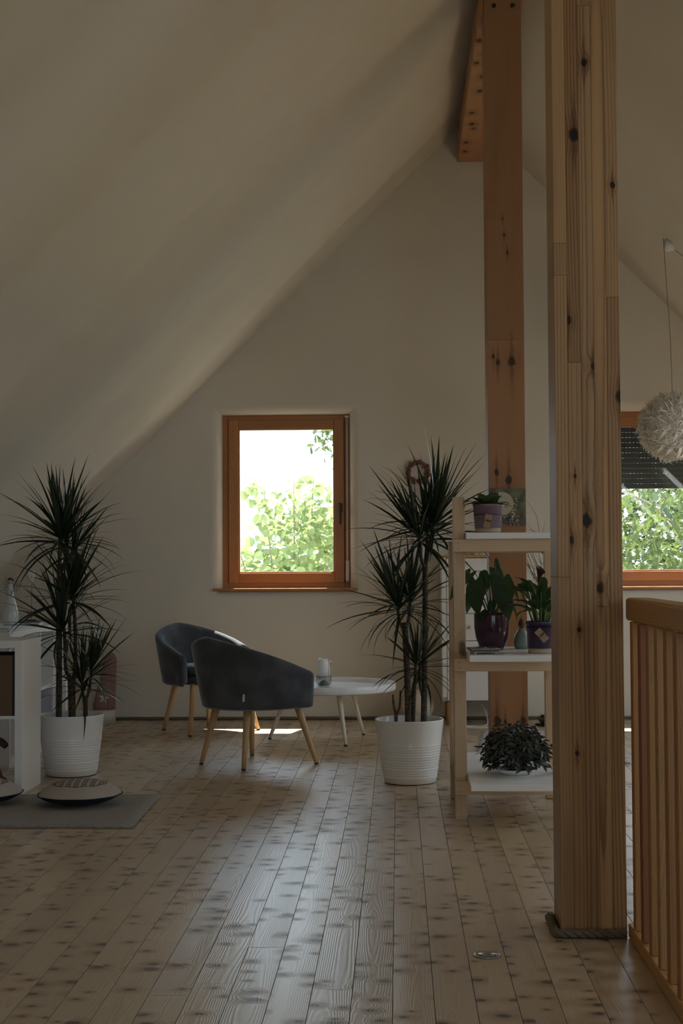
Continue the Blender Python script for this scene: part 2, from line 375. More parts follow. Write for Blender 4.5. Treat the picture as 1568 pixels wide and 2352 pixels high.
def tube(name, pts, rad, mat, parent=None, seg=8, closed=False, loc=(0, 0, 0), axis=None):
    bm = bmesh.new(); tube_bm(bm, pts, rad, seg, closed)
    return frombm(name, bm, mat, parent, loc, None, True, axis)
def smoothpath(pts, n=6):
    P = [Vector(p) for p in pts]; P = [2*P[0]-P[1]]+P+[2*P[-1]-P[-2]]; out = []
    for i in range(1, len(P)-2):
        for k in range(n):
            t = k/n; a, b, c, d = P[i-1:i+3]
            out.append(.5*((2*b)+(c-a)*t+(2*a-5*b+4*c-d)*t*t+(3*b-a-3*c+d)*t**3))
    out.append(P[-2]); return out
def sphere(name, r, mat, parent=None, loc=(0, 0, 0), seg=24, sc=(1, 1, 1)):
    bm = bmesh.new(); bmesh.ops.create_uvsphere(bm, u_segments=seg, v_segments=seg//2, radius=r, matrix=Matrix.Diagonal((*sc, 1)))
    return frombm(name, bm, mat, parent, loc, None, True)
def thing(name, label, cat, loc=(0, 0, 0), rz=0., group=None):
    o = bpy.data.objects.new(name, None); COL.objects.link(o); o.location = loc; o.rotation_euler = (0, 0, rz)
    return tag(o, label, cat, group)
def tag(o, label, cat, group=None):
    o['label'] = label; o['category'] = cat
    if group: o['group'] = group
    return o
def struct(o): o['kind'] = 'structure'; return o
def semp(name, loc=(0, 0, 0)):
    o = bpy.data.objects.new(name, None); COL.objects.link(o); o.location = loc; return struct(o)

def text(name, body, size, parent, loc, offset=0., shear=0.):
    f = bpy.data.curves.new('text', 'FONT'); f.body = body; f.size = size; f.extrude = .0001; f.offset = offset; f.shear = shear; f.align_x = 'CENTER'; f.resolution_u = 3
    t = bpy.data.objects.new('text', f); COL.objects.link(t)
    me = bpy.data.meshes.new_from_object(t.evaluated_get(bpy.context.evaluated_depsgraph_get())); bpy.data.objects.remove(t)
    me.materials.clear(); return link(name, me, 'ink', parent, loc, (PI/2, 0, 0))
# ------------------------------------------------------------------ room shell
D, WT = 10.90, .45                         # inner face of the gable wall, wall thickness
RX, RZ = .555, 4.46                        # line where the two slopes meet
XL, XR, YB = -3.45, 4.55, -2.6
def slab(us, vs, holes, fn, T):
    bm = bmesh.new(); nu, nv = len(us), len(vs)
    A = [[bm.verts.new(fn(u, v, 0)) for v in vs] for u in us]; B = [[bm.verts.new(fn(u, v, T)) for v in vs] for u in us]
    ok = lambda i, j: 0 <= i < nu-1 and 0 <= j < nv-1 and (i, j) not in holes
    for i in range(nu-1):
        for j in range(nv-1):
            if not ok(i, j): continue
            bm.faces.new((A[i][j], A[i+1][j], A[i+1][j+1], A[i][j+1])); bm.faces.new((B[i][j], B[i][j+1], B[i+1][j+1], B[i+1][j]))
            if not ok(i, j-1): bm.faces.new((A[i][j], B[i][j], B[i+1][j], A[i+1][j]))
            if not ok(i, j+1): bm.faces.new((A[i][j+1], A[i+1][j+1], B[i+1][j+1], B[i][j+1]))
            if not ok(i-1, j): bm.faces.new((A[i][j], A[i][j+1], B[i][j+1], B[i][j]))
            if not ok(i+1, j): bm.faces.new((A[i+1][j], B[i+1][j], B[i+1][j+1], A[i+1][j+1]))
    loose = [v for v in bm.verts if not v.link_faces]
    bmesh.ops.delete(bm, geom=loose, context='VERTS'); bmesh.ops.recalc_face_normals(bm, faces=bm.faces); return bm
W1 = (-1.303, -.349, .966, 2.256); W2 = (1.523, 2.477, .966, 2.256)
us = [XL-.25, W1[0], W1[1], W2[0], W2[1], XR+.25]; vs = [-.3, W1[2], W1[3], 5.2]
bm = slab(us, vs, {(1, 1), (3, 1)}, lambda u, v, d: (u, D+d, v), WT)
ed = []
for e in bm.edges:
    a, b = e.verts[0].co, e.verts[1].co
    if abs(a.y-D) < 1e-5 and abs(b.y-D) < 1e-5:
        for W in (W1, W2):
            ins = lambda c: W[0]-1e-4 <= c.x <= W[1]+1e-4 and W[2]-1e-4 <= c.z <= W[3]+1e-4
            if ins(a) and ins(b): ed.append(e)
bmesh.ops.bevel(bm, geom=ed, offset=.075, segments=8, affect='EDGES', profile=.5)
for n in ((-.7071, 0, .7071), (.7071, 0, .7071)):
    bmesh.ops.bisect_plane(bm, geom=list(bm.verts)+list(bm.edges)+list(bm.faces), plane_co=(RX, 0, RZ+.05), plane_no=n, clear_outer=True)
struct(frombm('wall_back', bm, 'plaster'))
Q = .70710678
SKYL = [(-.95, -.40), (2.38, 3.16), (5.50, 6.20), (7.55, 9.15)]; SS = (3.24, 4.9)  # last roof window is made up, out of view, to light the gable end
YF = D+.02
NW = 140                                    # ripples shaped into the slope to give it soft light and dark bands
def wave(y, s): return min(1., s/.5)*min(1., (YF-y)/.6)*(.030*math.sin(y*2*PI/1.5+.6)+.012*math.sin(y*2*PI/.62+1.1+.3*s))
def leftslope():
    bm = bmesh.new(); sN = 12; S = (RX-(XL-.05))/Q
    V = [[bm.verts.new((RX-(S*i/sN)*Q-Q*wave(YB+(YF-YB)*j/NW, S*i/sN), YB+(YF-YB)*j/NW, RZ-(S*i/sN)*Q+Q*wave(YB+(YF-YB)*j/NW, S*i/sN))) for j in range(NW+1)] for i in range(sN+1)]
    for i in range(sN):
        for j in range(NW): bm.faces.new((V[i][j], V[i+1][j], V[i+1][j+1], V[i][j+1]))
    B = [bm.verts.new((x, y, z)) for x, y, z in ((RX, YB, RZ+.35), (XL-.3, YB, RZ+.35-(RX-XL+.3)), (XL-.3, YF, RZ+.35-(RX-XL+.3)), (RX, YF, RZ+.35))]
    bm.faces.new(B); bmesh.ops.recalc_face_normals(bm, faces=bm.faces); return bm
struct(frombm('ceiling', leftslope(), 'plaster', smooth=True))
us = [0.0, SS[0], SS[1], (XR+.05-RX)/Q]; vs = [YB]+[y for p in SKYL for y in p]+[YF]
bm = slab(us, vs, {(1, 1), (1, 3), (1, 5), (1, 7)}, lambda s, y, d: (RX+s*Q+d*Q, y, RZ-s*Q+d*Q), .20)
struct(frombm('ceiling', bm, 'plaster'))
struct(box('ridge_light_seal_1', RX-.3, RX+.3, YB-.1, D+.35, 4.50, 4.92, 'plaster', bev=0))  # unseen box added over the ridge to stop sunlight leaking in
struct(box('wall_left', XL-.25, XL, YB, D+.02, -.3, .62, 'plaster', bev=0))
struct(box('wall_right', XR, XR+.25, YB, D+.02, -.3, .62, 'plaster', bev=0))
GD = (-.15, 2.85, .05, 2.02)                # unseen glazed doors, added behind the camera to brighten the room
bm = slab([XL-.25, GD[0], GD[1], XR+.25], [-.3, GD[2], GD[3], 5.2], {(1, 1)}, lambda u, v, d: (u, YB-d, v), .2)
for n in ((-.7071, 0, .7071), (.7071, 0, .7071)):
    bmesh.ops.bisect_plane(bm, geom=list(bm.verts)+list(bm.edges)+list(bm.faces), plane_co=(RX, 0, RZ+.1), plane_no=n, clear_outer=True)
struct(frombm('wall_front', bm, 'plaster'))

# floor: sub floor slab with the stair opening, and every visible plank
SWX0, SWX1, SWY0, SWY1 = .775, 2.1, .6, 4.50
PW, PX0, PY0 = .1075, -.021, 2.2
bm = slab([XL, SWX0, SWX1, XR], [YB, SWY0, SWY1, D], {(1, 1)}, lambda u, v, d: (u, v, -.028-d), .2)
floor = struct(frombm('floor', bm, 'floor', axis='y'))
struct(box('floor', XL, XR, YB, SWY0, -.028, -.001, 'floor', bev=0, axis='y'))
struct(box('floor', XL, SWX0-.02, SWY0, PY0, -.028, -.001, 'floor', bev=0, axis='y'))
prng = random.Random(5)
i0, i1 = math.floor((XL-PX0)/PW), math.ceil((XR-PX0)/PW)
for i in range(i0, i1):
    xa, xb = max(XL, PX0+i*PW), min(XR, PX0+(i+1)*PW)
    if xb-xa < .02: continue
    y = PY0 - prng.uniform(0, 2.5); ys = []
    near = -2.2 < xa < 1.4
    while y < D:
        L = prng.uniform(1.5, 4.2) if near else prng.uniform(3.2, 5.2)
        ys.append((max(PY0, y), min(D-.002, y+L))); y += L
    for a, b_ in ys:
        if b_-a < .05: continue
        if xb > SWX0 and xa < SWX1:
            if b_ < SWY1+.05: continue
            a = max(a, SWY1)
        box('plank', xa+.0008, xb-.0008, a+.0004, b_-.0004, -.026, prng.uniform(-.0005, .0003), 'floor', floor, bev=.0004, axis='y')
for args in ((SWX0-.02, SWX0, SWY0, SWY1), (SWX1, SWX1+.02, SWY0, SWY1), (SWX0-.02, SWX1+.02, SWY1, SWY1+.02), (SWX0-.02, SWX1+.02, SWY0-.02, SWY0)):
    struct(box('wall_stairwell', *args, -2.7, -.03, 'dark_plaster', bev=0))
struct(box('floor', SWX0-.02, SWX1+.02, SWY0, SWY1, -2.75, -2.7, 'floor', bev=0, axis='y'))

# ------------------------------------------------------------------ windows
def gable_window(name, W, handle_right):
    x0, x1, z0, z1 = W; y = D+.12; g = semp(name, ((x0+x1)/2, y, z0)); ox, oy, oz = g.location
    def bx(n, a, b, c, d, e, f, mat='frame', bev=.003, axis=None, p=g): return box(n, a-ox, b-ox, c-oy, d-oy, e-oz, f-oz, mat, p, bev, axis)
    t, s = .042, .074
    bx('frame_stile', x0, x0+t, y, y+.08, z0, z1); bx('frame_stile', x1-t, x1, y, y+.08, z0, z1)
    bx('frame_rail', x0+t, x1-t, y, y+.08, z1-t, z1); bx('frame_rail', x0+t, x1-t, y, y+.08, z0, z0+.038)
    a0, a1, c0, c1 = x0+t+.003, x1-t-.003, z0+.036, z1-t+.006
    for q in ((x0, x0+t+.016, z0, z1), (x1-t-.016, x1, z0, z1), (x0, x1, z0, z0+.055), (x0, x1, z1-t-.012, z1)): bx('frame_rebate', q[0], q[1], y+.071, y+.088, q[2], q[3], bev=0)
    yf = y-.014
    bx('sash_stile', a0, a0+s, yf, y+.07, c0, c1); bx('sash_stile', a1-s, a1, yf, y+.07, c0, c1)
    bx('sash_rail', a0+s, a1-s, yf+.001, y+.07, c1-s+.008, c1); bx('sash_rail', a0+s, a1-s, yf+.001, y+.07, c0, c0+s)
    g0, g1, h0, h1 = a0+s, a1-s, c0+s, c1-s+.008
    for q in ((g0, g0+.009, h0, h1), (g1-.009, g1, h0, h1)): bx('glazing_bead', q[0], q[1], yf+.012, y+.03, q[2], q[3], bev=.002)
    for q in ((g0+.009, g1-.009, h0, h0+.009), (g0+.009, g1-.009, h1-.009, h1)): bx('glazing_bead', q[0], q[1], yf+.012, y+.03, q[2], q[3], bev=.002)
    bx('glazing_spacer', g0, g1, y+.054, y+.066, h0-.004, h0+.011, 'whiteplastic', 0); bx('glazing_spacer', g0, g1, y+.054, y+.066, h1-.006, h1+.004, 'whiteplastic', 0)
    bx('glazing_spacer', g0-.004, g0+.006, y+.054, y+.066, h0+.011, h1-.006, 'whiteplastic', 0); bx('glazing_spacer', g1-.006, g1+.004, y+.054, y+.066, h0+.011, h1-.006, 'whiteplastic', 0)
    bx('pane', g0+.004, g1-.004, y+.034, y+.052, h0+.004, h1-.004, 'glass', 0)
    hx = (a1-s/2+.008) if handle_right else (a0+s/2-.008); hz = 1.56
    bx('handle_plate', hx-.014, hx+.014, yf-.008, yf, hz-.035, hz+.035, 'blackmetal', .004)
    bx('handle_lever', hx-.010, hx+.010, yf-.05, yf-.036, hz-.125, hz+.022, 'blackmetal', .004)
    bx('handle_neck', hx-.008, hx+.008, yf-.04, yf-.006, hz-.008, hz+.008, 'blackmetal', .003)
    sb = bx('window_sill', x0-.057, x1+.052, D-.028, y+.03, z0-.021, z0-.001, bev=.004)
    if handle_right:
        cx = x1-.021
        tube('shutter_rod', [(cx-ox, -.02, z1-oz-.02), (cx-.003-ox, -.022, 1.16-oz)], .0065, 'whiteplastic', g)
        bx('rod_bracket', cx-.018, cx+.016, y-.028, y, z1-.024, z1-.008, 'whiteplastic', .003)
        bx('strap_winder', cx-.016, cx+.012, y-.034, y-.002, 1.01, 1.168, 'whiteplastic', .008)
    # outer reveal lining and box of the roller shutter
    bx('outer_lining', x0, x1, D+WT-.09, D+WT-.005, z1-.06, z1, 'shutter', 0)
    return g
gable_window('window_1', W1, True)
g2 = gable_window('window_2', W2, False)
# roller shutter half way down outside the right hand window
zb = 1.690; n = 0; z = zb
ox, oy, oz = g2.location
yS = D+.24
box('shutter_end_bar', W2[0]+.01-ox, W2[1]-.01-ox, yS-.008-oy, yS+.008-oy, zb-oz, zb+.038-oz, 'shutter', g2, .003)
z = zb+.0386
while z < W2[3]-.02:
    box('shutter_slat', W2[0]+.01-ox, W2[1]-.01-ox, yS-.007-oy, yS+.007-oy, z+.0006-oz, z+.0378-oz, 'shutter', g2, .001)
    bm = bmesh.new(); x = W2[0]+.012
    while x < W2[1]-.03:
        bmesh.ops.create_cube(bm, size=1, matrix=Matrix.Translation((x+.007-ox, yS-oy, z-oz)) @ Matrix.Diagonal((.014, .012, .0022, 1))); x += .027
    frombm('slat_link', bm, 'shutter', g2); z += .0385
for k, (a, b_) in enumerate(SKYL):
    g = semp('window_%d' % (k+3)); y0, y1 = a+.002, b_-.002
    def pt(s, y, d): return (RX+s*Q+d*Q, y, RZ-s*Q+d*Q)
    def bar(n, s0, s1, c0, c1, d0, d1, mat):
        V = [pt(s, y, d) for d in (d0, d1) for s, y in ((s0, c0), (s1, c0), (s1, c1), (s0, c1))]
        return raw(n, V, [(0, 1, 2, 3), (7, 6, 5, 4), (0, 4, 5, 1), (1, 5, 6, 2), (2, 6, 7, 3), (3, 7, 4, 0)], mat, g, axis='y')
    s0, s1 = SS[0]+.002, SS[1]-.002; f = .045
    bar('frame_rail', s0, s0+f, y0, y1, .06, .14, 'white'); bar('frame_rail', s1-f, s1, y0, y1, .06, .14, 'white')
    bar('frame_stile', s0+f, s1-f, y0, y0+f, .06, .14, 'white'); bar('frame_stile', s0+f, s1-f, y1-f, y1, .06, .14, 'white')
    bar('pane', s0+f, s1-f, y0+f, y1-f, .09, .11, 'glass')
    c = pt((s0+s1)/2, (y0+y1)/2, .19); portal('portal', c, (-1, 0, -1), y1-y0, s1-s0)
for W in (W1, W2): portal('portal', ((W[0]+W[1])/2, D+WT-.02, (W[2]+W[3])/2), (0, -1, 0), W[1]-W[0], W[3]-W[2])

g = semp('fill_door_1', (1.35, YB-.1, .05))  # invented doors out of view, an extra opening for fill light
for k in range(3):
    xa = GD[0]+1.0*k-1.35
    box('fill_door_stile', xa, xa+.06, -.03, .03, 0, 1.97, 'frame', g); box('fill_door_stile', xa+.94, xa+1.0, -.03, .03, 0, 1.97, 'frame', g)
    box('fill_door_rail', xa+.06, xa+.94, -.03, .03, 0, .08, 'frame', g); box('fill_door_rail', xa+.06, xa+.94, -.03, .03, 1.90, 1.97, 'frame', g)
    box('pane', xa+.06, xa+.94, -.01, .01, .08, 1.90, 'glass', g, 0)
portal('portal', (1.35, YB-.16, 1.035), (0, 1, 0), 3.0, 1.97)

# ropes along the foot of the wall and round the post
def rope_bm(path, R, pitch, strands=3, step=.006, seg=5):
    bm = bmesh.new(); P = [Vector(p) for p in path]
    samp = []; acc = 0.
    for a, b in zip(P, P[1:]):
        L = (b-a).length; n = max(1, int(L/step)); t = (b-a).normalized()
        for k in range(n): samp.append((a+t*(L*k/n), t, acc+L*k/n))
        acc += L
    samp.append((P[-1], (P[-1]-P[-2]).normalized(), acc))
    for s in range(strands):
        pts = []
        for p, t, l in samp:
            a = Vector((-t.y, t.x, 0)); u = t.cross(a); th = 2*PI*(l/pitch+s/strands)
            pts.append(p+(a*math.cos(th)+u*math.sin(th))*R*.48)
        tube_bm(bm, pts, R*.54, seg)
    return bm
struct(frombm('baseboard_back', rope_bm([(XL+.02, D-.012, .0125), (XR-.02, D-.012, .0125)], .0125, .075, step=.012), 'rope', smooth=True))

# ------------------------------------------------------------------ timber posts, ridge beam, railing
post = thing('timber_post', 'thick foreground pine post glued from upright strips with black knots, rope at its foot', 'post', (.587, 4.655, 0))
jt = [[1.09, 2.02, 2.12, 4.31], [1.75, 4.31], [2.86, 4.31], [1.0, 4.31], [1.95, 4.31]]
for k in range(5):
    z0 = 0.
    for z1 in jt[k]:
        a = -.0995+k*.0398
        me = boxmesh(.0396, .199, z1-z0-.0003, .0012, 'z', 'post', (round(a+.0198, 4), round((z0+z1)/2, 4), 0.))
        link('lamella', me, None, post, (a+.0198, 0, (z0+z1)/2)); z0 = z1
rp = .115
frombm('foot_rope', rope_bm([(-.10, .112, .014), (-rp, .105, .014), (-rp, -.105, .014), (-.105, -rp, .014), (.094, -rp, .014)], .015, .085, step=.005, seg=6), 'rope', post, smooth=True)['label'] = 'grey twisted rope laid round the foot of the post'
fpost = thing('timber_post', 'reddish pine post standing behind the plant rack under the ridge beam', 'post', (.587, 8.03, 0))
for k in range(5):
    zs = [2.335, 4.31] if k == 0 else [4.109]; z0 = 0.
    for z1 in zs:
        me = boxmesh(.199, .0397, z1-z0-.0003, .0015, 'z', 'farpost', (0., round((z0+z1)/2, 4), 0.))
        link('lamella', me, None, fpost, (0, -.0795+k*.0398, (z0+z1)/2)); z0 = z1
for x in (-.045, .055): lathe('bolt', [(.0, -.001), (.012, -.001), (.012, .006), (.0, .008)], 'blackmetal', fpost, (x, -.0995, 4.15), 12, rot=(PI/2, 0, 0))
beam = thing('ridge_beam', 'reddish pine ridge beam running from the gable wall to the reddish post under the ceiling peak', 'beam', (.563, 4, 4.11))
bm_ = box('lamella', -.10, .10, 3.972, 6.89, .0, .09, 'beam', beam, .004, 'y')
box('lamella', -.10, .10, 3.972, 6.89, .09, .20, 'beam', beam, .004, 'y')
rail = thing('stair_railing', 'brown wooden stair railing with upright slats beside the foreground post', 'railing', (.72, 3, 0))
box('handrail', -.022, .058, -1.0, 1.588, .956, 1.026, 'larch', rail, .010, 'y')
box('base_rail', -.030, .055, -1.0, 1.555, .001, .042, 'larch', rail, .003, 'y')
for k in range(17):
    y = 4.451-.1385*k-3
    box('baluster', -.0235, .0005, y, y+.046, .042, .956, 'redlarch' if k == 1 else 'larch', rail, .002, 'z')

# ------------------------------------------------------------------ tub chairs
CX, RXc, HW, XE, TOT = -.02, .35, .33, .18, .73
def chair(label, loc, rz):
    root = thing('tub_chair', label, 'chair', loc, rz, 'velvet tub chairs by the low table')
    N = 44
    def plan(t):                        # t = signed path length from the back centre
        s = abs(t); q = .53
        if s < q:
            a = s/q*PI/2; x, y = CX-RXc*math.cos(a), HW*math.sin(a); nx, ny = -math.cos(a), math.sin(a)
        else: x, y, nx, ny = CX+(s-q), HW, 0., 1.
        return (x, y*(1 if t >= 0 else -1), nx, ny*(1 if t >= 0 else -1))
    bm = bmesh.new(); rings = []
    ZB = .325
    for i in range(N+1):
        t = -TOT+2*TOT*i/N; f = abs(t)/TOT
        x, y, nx, ny = plan(t); h = .735-.205*f**1.35
        lean = .075*(1-f)**.8+.012
        th = .062
        prof = []
        for k in range(6):
            zz = ZB+.012+(h-.035-ZB-.012)*k/5; o = -lean*(1-(zz-ZB)/(h-ZB))**1.1
            prof.append((o, zz))
        prof = [(prof[0][0]-.018, ZB)]+prof
        for k in range(1, 6): a = PI*k/6; prof.append((-th/2+math.cos(a)*th/2, h-.035+.035*math.sin(a)))
        for k in range(4): zz = h-.035-(h-.035-.36)*k/3; prof.append((-th-lean*.6*(1-(zz-ZB)/(h-ZB)), zz))
        rings.append([bm.verts.new((x+nx*o, y+ny*o, zz)) for o, zz in prof])
    m = len(rings[0])
    for A, B in zip(rings, rings[1:]):
        for k in range(m): bm.faces.new((A[k], B[k], B[(k+1) % m], A[(k+1) % m]))
    for Rr in (rings[0], rings[-1]): bm.faces.new(Rr)
    bmesh.ops.recalc_face_normals(bm, faces=bm.faces)
    capf = [f for f in bm.faces if len(f.verts) > 4]
    bmesh.ops.bevel(bm, geom=[e for f in capf for e in f.edges], offset=.008, segments=2, affect='EDGES')
    frombm('shell', bm, 'velvet', root, smooth=True)
    # seat cushion and base, both following the inside of the shell
    def pad(name, z0, z1, grow, xf, mat):
        bm = bmesh.new(); n = 28; prof = [(.86, z0), (1., z0+.012), (1., z1-.025), (.95, z1-.006), (.6, z1)]
        rings = []
        for sc_, z in prof:
            ring = []
            for i in range(n+1):
                a = -PI/2+PI*i/n
                ring.append(bm.verts.new((CX-(RXc-grow)*math.cos(a)*sc_, (HW-grow)*math.sin(a)*sc_, z)))
            for yy in (.85, .3, -.3, -.85): ring.append(bm.verts.new((xf*(sc_ if sc_ < .9 else 1), (HW-grow)*yy*sc_, z)))
            rings.append(ring)
        m = len(rings[0])
        for A, B in zip(rings, rings[1:]):
            for k in range(m): bm.faces.new((A[k], A[(k+1) % m], B[(k+1) % m], B[k]))
        bm.faces.new(rings[0][::-1]); bm.faces.new(rings[-1]); bmesh.ops.recalc_face_normals(bm, faces=bm.faces)
        return frombm(name, bm, mat, root, smooth=True)
    pad('seat_base', .328, .40, .088, .20, 'velvet'); pad('seat_cushion', .395, .455, .078, .21, 'velvet')
    for (x, y) in ((-.23, .187), (-.23, -.187), (.23, .282), (.23, -.282)):
        tx, ty = x*.68, y*.72
        pts = [(tx+(x-tx)*k/5, ty+(y-ty)*k/5, .335-.327*k/5) for k in range(6)]
        lg = tube('leg', pts, [.0225-.0095*k/5 for k in range(6)], 'beech', root, 14, axis='z')
        lathe('foot_glide', [(.0125, 0), (.0125, .007)], 'black', lg, (x, y, .001), 12)
    t = -.77/(PI/2)*.53; x, y, nx, ny = plan(t); f = abs(t)/TOT; h = .735-.205*f**1.35; lean = .075*(1-f)**.8+.012
    o = -lean*(1-(.40-ZB)/(h-ZB))**1.1+.004
    lb = box('seam_label', -.0007, .0007, -.006, .006, -.021, .021, 'paper', root, 0); lb.location = (x+nx*o, y+ny*o, .40)
    lb.rotation_euler = (0, .10, math.atan2(ny, nx)+.55)
    return root
chair('dark grey velvet tub chair in front, its back turned to us', (-.833, 8.50, 0), math.radians(46))
chair('blue-grey velvet tub chair further back, its open seat towards us', (-1.33, 10.19, 0), math.radians(-48))

# ------------------------------------------------------------------ low table, candle
tb = thing('tray_table', 'round white tray table on three splayed legs beside the tub chairs', 'table', (-.47, 9.63, 0))
R0 = .452
lathe('tray_top', [(0, .322), (R0-.014, .322), (R0-.004, .326), (R0, .332), (R0, .370), (R0-.003, .373), (R0-.009, .373), (R0-.012, .370), (R0-.014, .345), (R0-.02, .343), (0, .343)], 'white', tb, seg=96)
for (x, y) in ((-.371, .045), (.138, -.332), (.234, .285)):
    tx, ty = x*.66, y*.66
    pts = [(tx+(x-tx)*k/5, ty+(y-ty)*k/5, .323-.314*k/5) for k in range(6)]
    lg = tube('leg', pts, [.0195-.009*k/5 for k in range(6)], 'cream', tb, 14)
    lathe('foot_cap', [(.0115, 0), (.0115, .009)], 'black', lg, (x, y, .001), 12)
TZ = .3435
cd = thing('glass_bowl', 'clear glass bowl with silver rim holding the white candle on the tray table', 'bowl', (-.487, 9.68, TZ))
lathe('bowl', [(0, 0), (.034, .0), (.046, .012), (.0535, .034), (.052, .056), (.049, .066), (.047, .066), (.050, .055), (.051, .034), (.044, .014), (.032, .004), (0, .004)], 'clear', cd, seg=32)
lathe('silver_rim', [(.0495, .060), (.0515, .060), (.0495, .068), (.0472, .068)], 'silver', cd, seg=32, cap=False)
lathe('pebble', [(0, .005), (.028, .006), (.036, .016), (.020, .033), (.0, .045)], 'sage', cd, seg=14)
ca = thing('pillar_candle', 'white half burnt pillar candle with wax drips standing in the glass bowl', 'candle', (-.49, 9.68, TZ+.0465))
bm = lathe_bm([(0, 0), (.0345, 0), (.0345, .118), (.034, .125), (.026, .130), (.018, .125), (0, .123)], 28)
for v in bm.verts:
    if v.co.z > .11: v.co.z += .012*(-v.co.x/.033)*.4+.006*math.sin(math.atan2(v.co.y, v.co.x)*3)
frombm('wax', bm, 'wax', ca, smooth=True)
tube('wax_drip', smoothpath([(.031, -.008, .004), (.039, -.010, .04), (.035, -.008, .08), (.032, -.006, .112), (.042, -.008, .116), (.054, -.008, .114)], 4), [.006, .006, .0065, .006, .005, .0055, .005, .005, .005, .005, .004, .004, .005, .005, .006, .006, .006, .007, .006, .005, .003], 'wax', ca, 8)
tube('wick', [(0, 0, .122), (.002, 0, .136)], .0012, 'ink', ca, 6)

# ------------------------------------------------------------------ dracaenas
def leafblade(L, wd, droop, fold=.25, seg=7):
    vs, fs = [], []; x = z = 0.; ang = 0.
    for i in range(seg+1):
        t = i/seg; wv = wd*.5*(min(1., .45+2.2*t) if t < .3 else max(.02, (1-((t-.3)/.7)**1.7)))
        vs += [(x, -wv, z+wv*fold), (x, 0, z), (x, wv, z+wv*fold)]
        ang -= droop/seg*(.25+1.5*t); x += L/seg*math.cos(ang); z += L/seg*math.sin(ang)
    for i in range(seg):
        a = i*3; fs += [(a, a+1, a+4, a+3), (a+1, a+2, a+5, a+4)]
    me = bpy.data.meshes.new('leaf'); me.from_pydata(vs, [], fs); me.update(); me.polygons.foreach_set('use_smooth', [True]*len(fs)); return me
DL = {}
for dr in range(5):
    for v in range(3):
        me = leafblade(1.0, .046+.005*v, [.10, .28, .55, .9, 1.35][dr]); me.materials.append(M['drac']); DL[dr, v] = me
def head(root, c, axis, n, L, rng, lo=-25):
    q = Vector((0, 0, 1)).rotation_difference(Vector(axis).normalized()).to_matrix()
    for k in range(n):
        f = (k+.5)/n                                     # 0 = heart of the head, 1 = oldest, lowest leaves
        el = math.radians(86-(86-lo)*f**1.35+rng.uniform(-8, 8)); az = k*2.39996+rng.uniform(-.25, .25)
        dr = min(4, max(0, int(f*3.6+rng.uniform(-.6, .9)))); ln = L*rng.uniform(.72, 1.08)*(.8 if f < .12 else 1.)
        m = q @ (Matrix.Rotation(az, 3, 'Z') @ Matrix.Rotation(-el, 3, 'Y') @ Matrix.Rotation(rng.uniform(-.5, .5), 3, 'X'))
        o = link('leaf', DL[dr, rng.randrange(3)], None, root, Vector(c)+q @ Vector((.008*math.cos(az), .008*math.sin(az), -.075*f)), m)
        o.scale = (ln, ln*.95, ln)
def potthing(label, loc, seedrot=0., lip=.33):
    p = thing('plant_pot', label, 'plant pot', loc, seedrot, 'white ribbed floor pots')
    pr = [(0, .003), (.132, .003), (.138, .008)]
    z = .03
    rz = lambda z: .138+.042*(z/lip)
    for i in range(13):
        d = .0022 if i not in (3, 8) else .0035
        pr += [(rz(z), z), (rz(z)+d, z+.004), (rz(z)+d, z+.007), (rz(z+.011), z+.011)]; z += .0125 if i % 3 else .0155
    pr += [(rz(.25), .25), (rz(lip)-.001, lip-.006), (rz(lip), lip-.002), (rz(lip)-.003, lip), (rz(lip)-.006, lip-.003), (.165, .25), (.160, .215), (0, .215)]
    lathe('pot_body', pr, 'pot', p, seg=72)
    lathe('foot_ring', [(0, 0), (.130, 0), (.130, .0028), (0, .0028)], 'black', p, seg=48)
    return p
def stems(root, base, items, z0):
    for pts, r0, r1 in items:
        sp = smoothpath([(p[0]-base[0], p[1]-base[1], p[2]-z0) for p in pts], 5); n = len(sp)
        tube('stem', sp, [r0+(r1-r0)*k/(n-1) for k in range(n)], 'trunk', root, 10)
def sweet(root, r, z): lathe('soil', [(0, z), (r, z-.004), (r, z-.02), (0, z-.02)], 'soil', root, seg=24)
B = (.055, 7.77)
potthing('white ribbed floor pot in front of the plant rack holding a tall dracaena', (*B, 0))
rg = random.Random(3)
d1 = thing('dracaena', 'tall dark green dracaena in the white pot beside the wooden plant rack', 'plant', (*B, .217))
Z0 = .217
P = lambda x, z, yo=0.: (x, B[1]+yo, z)
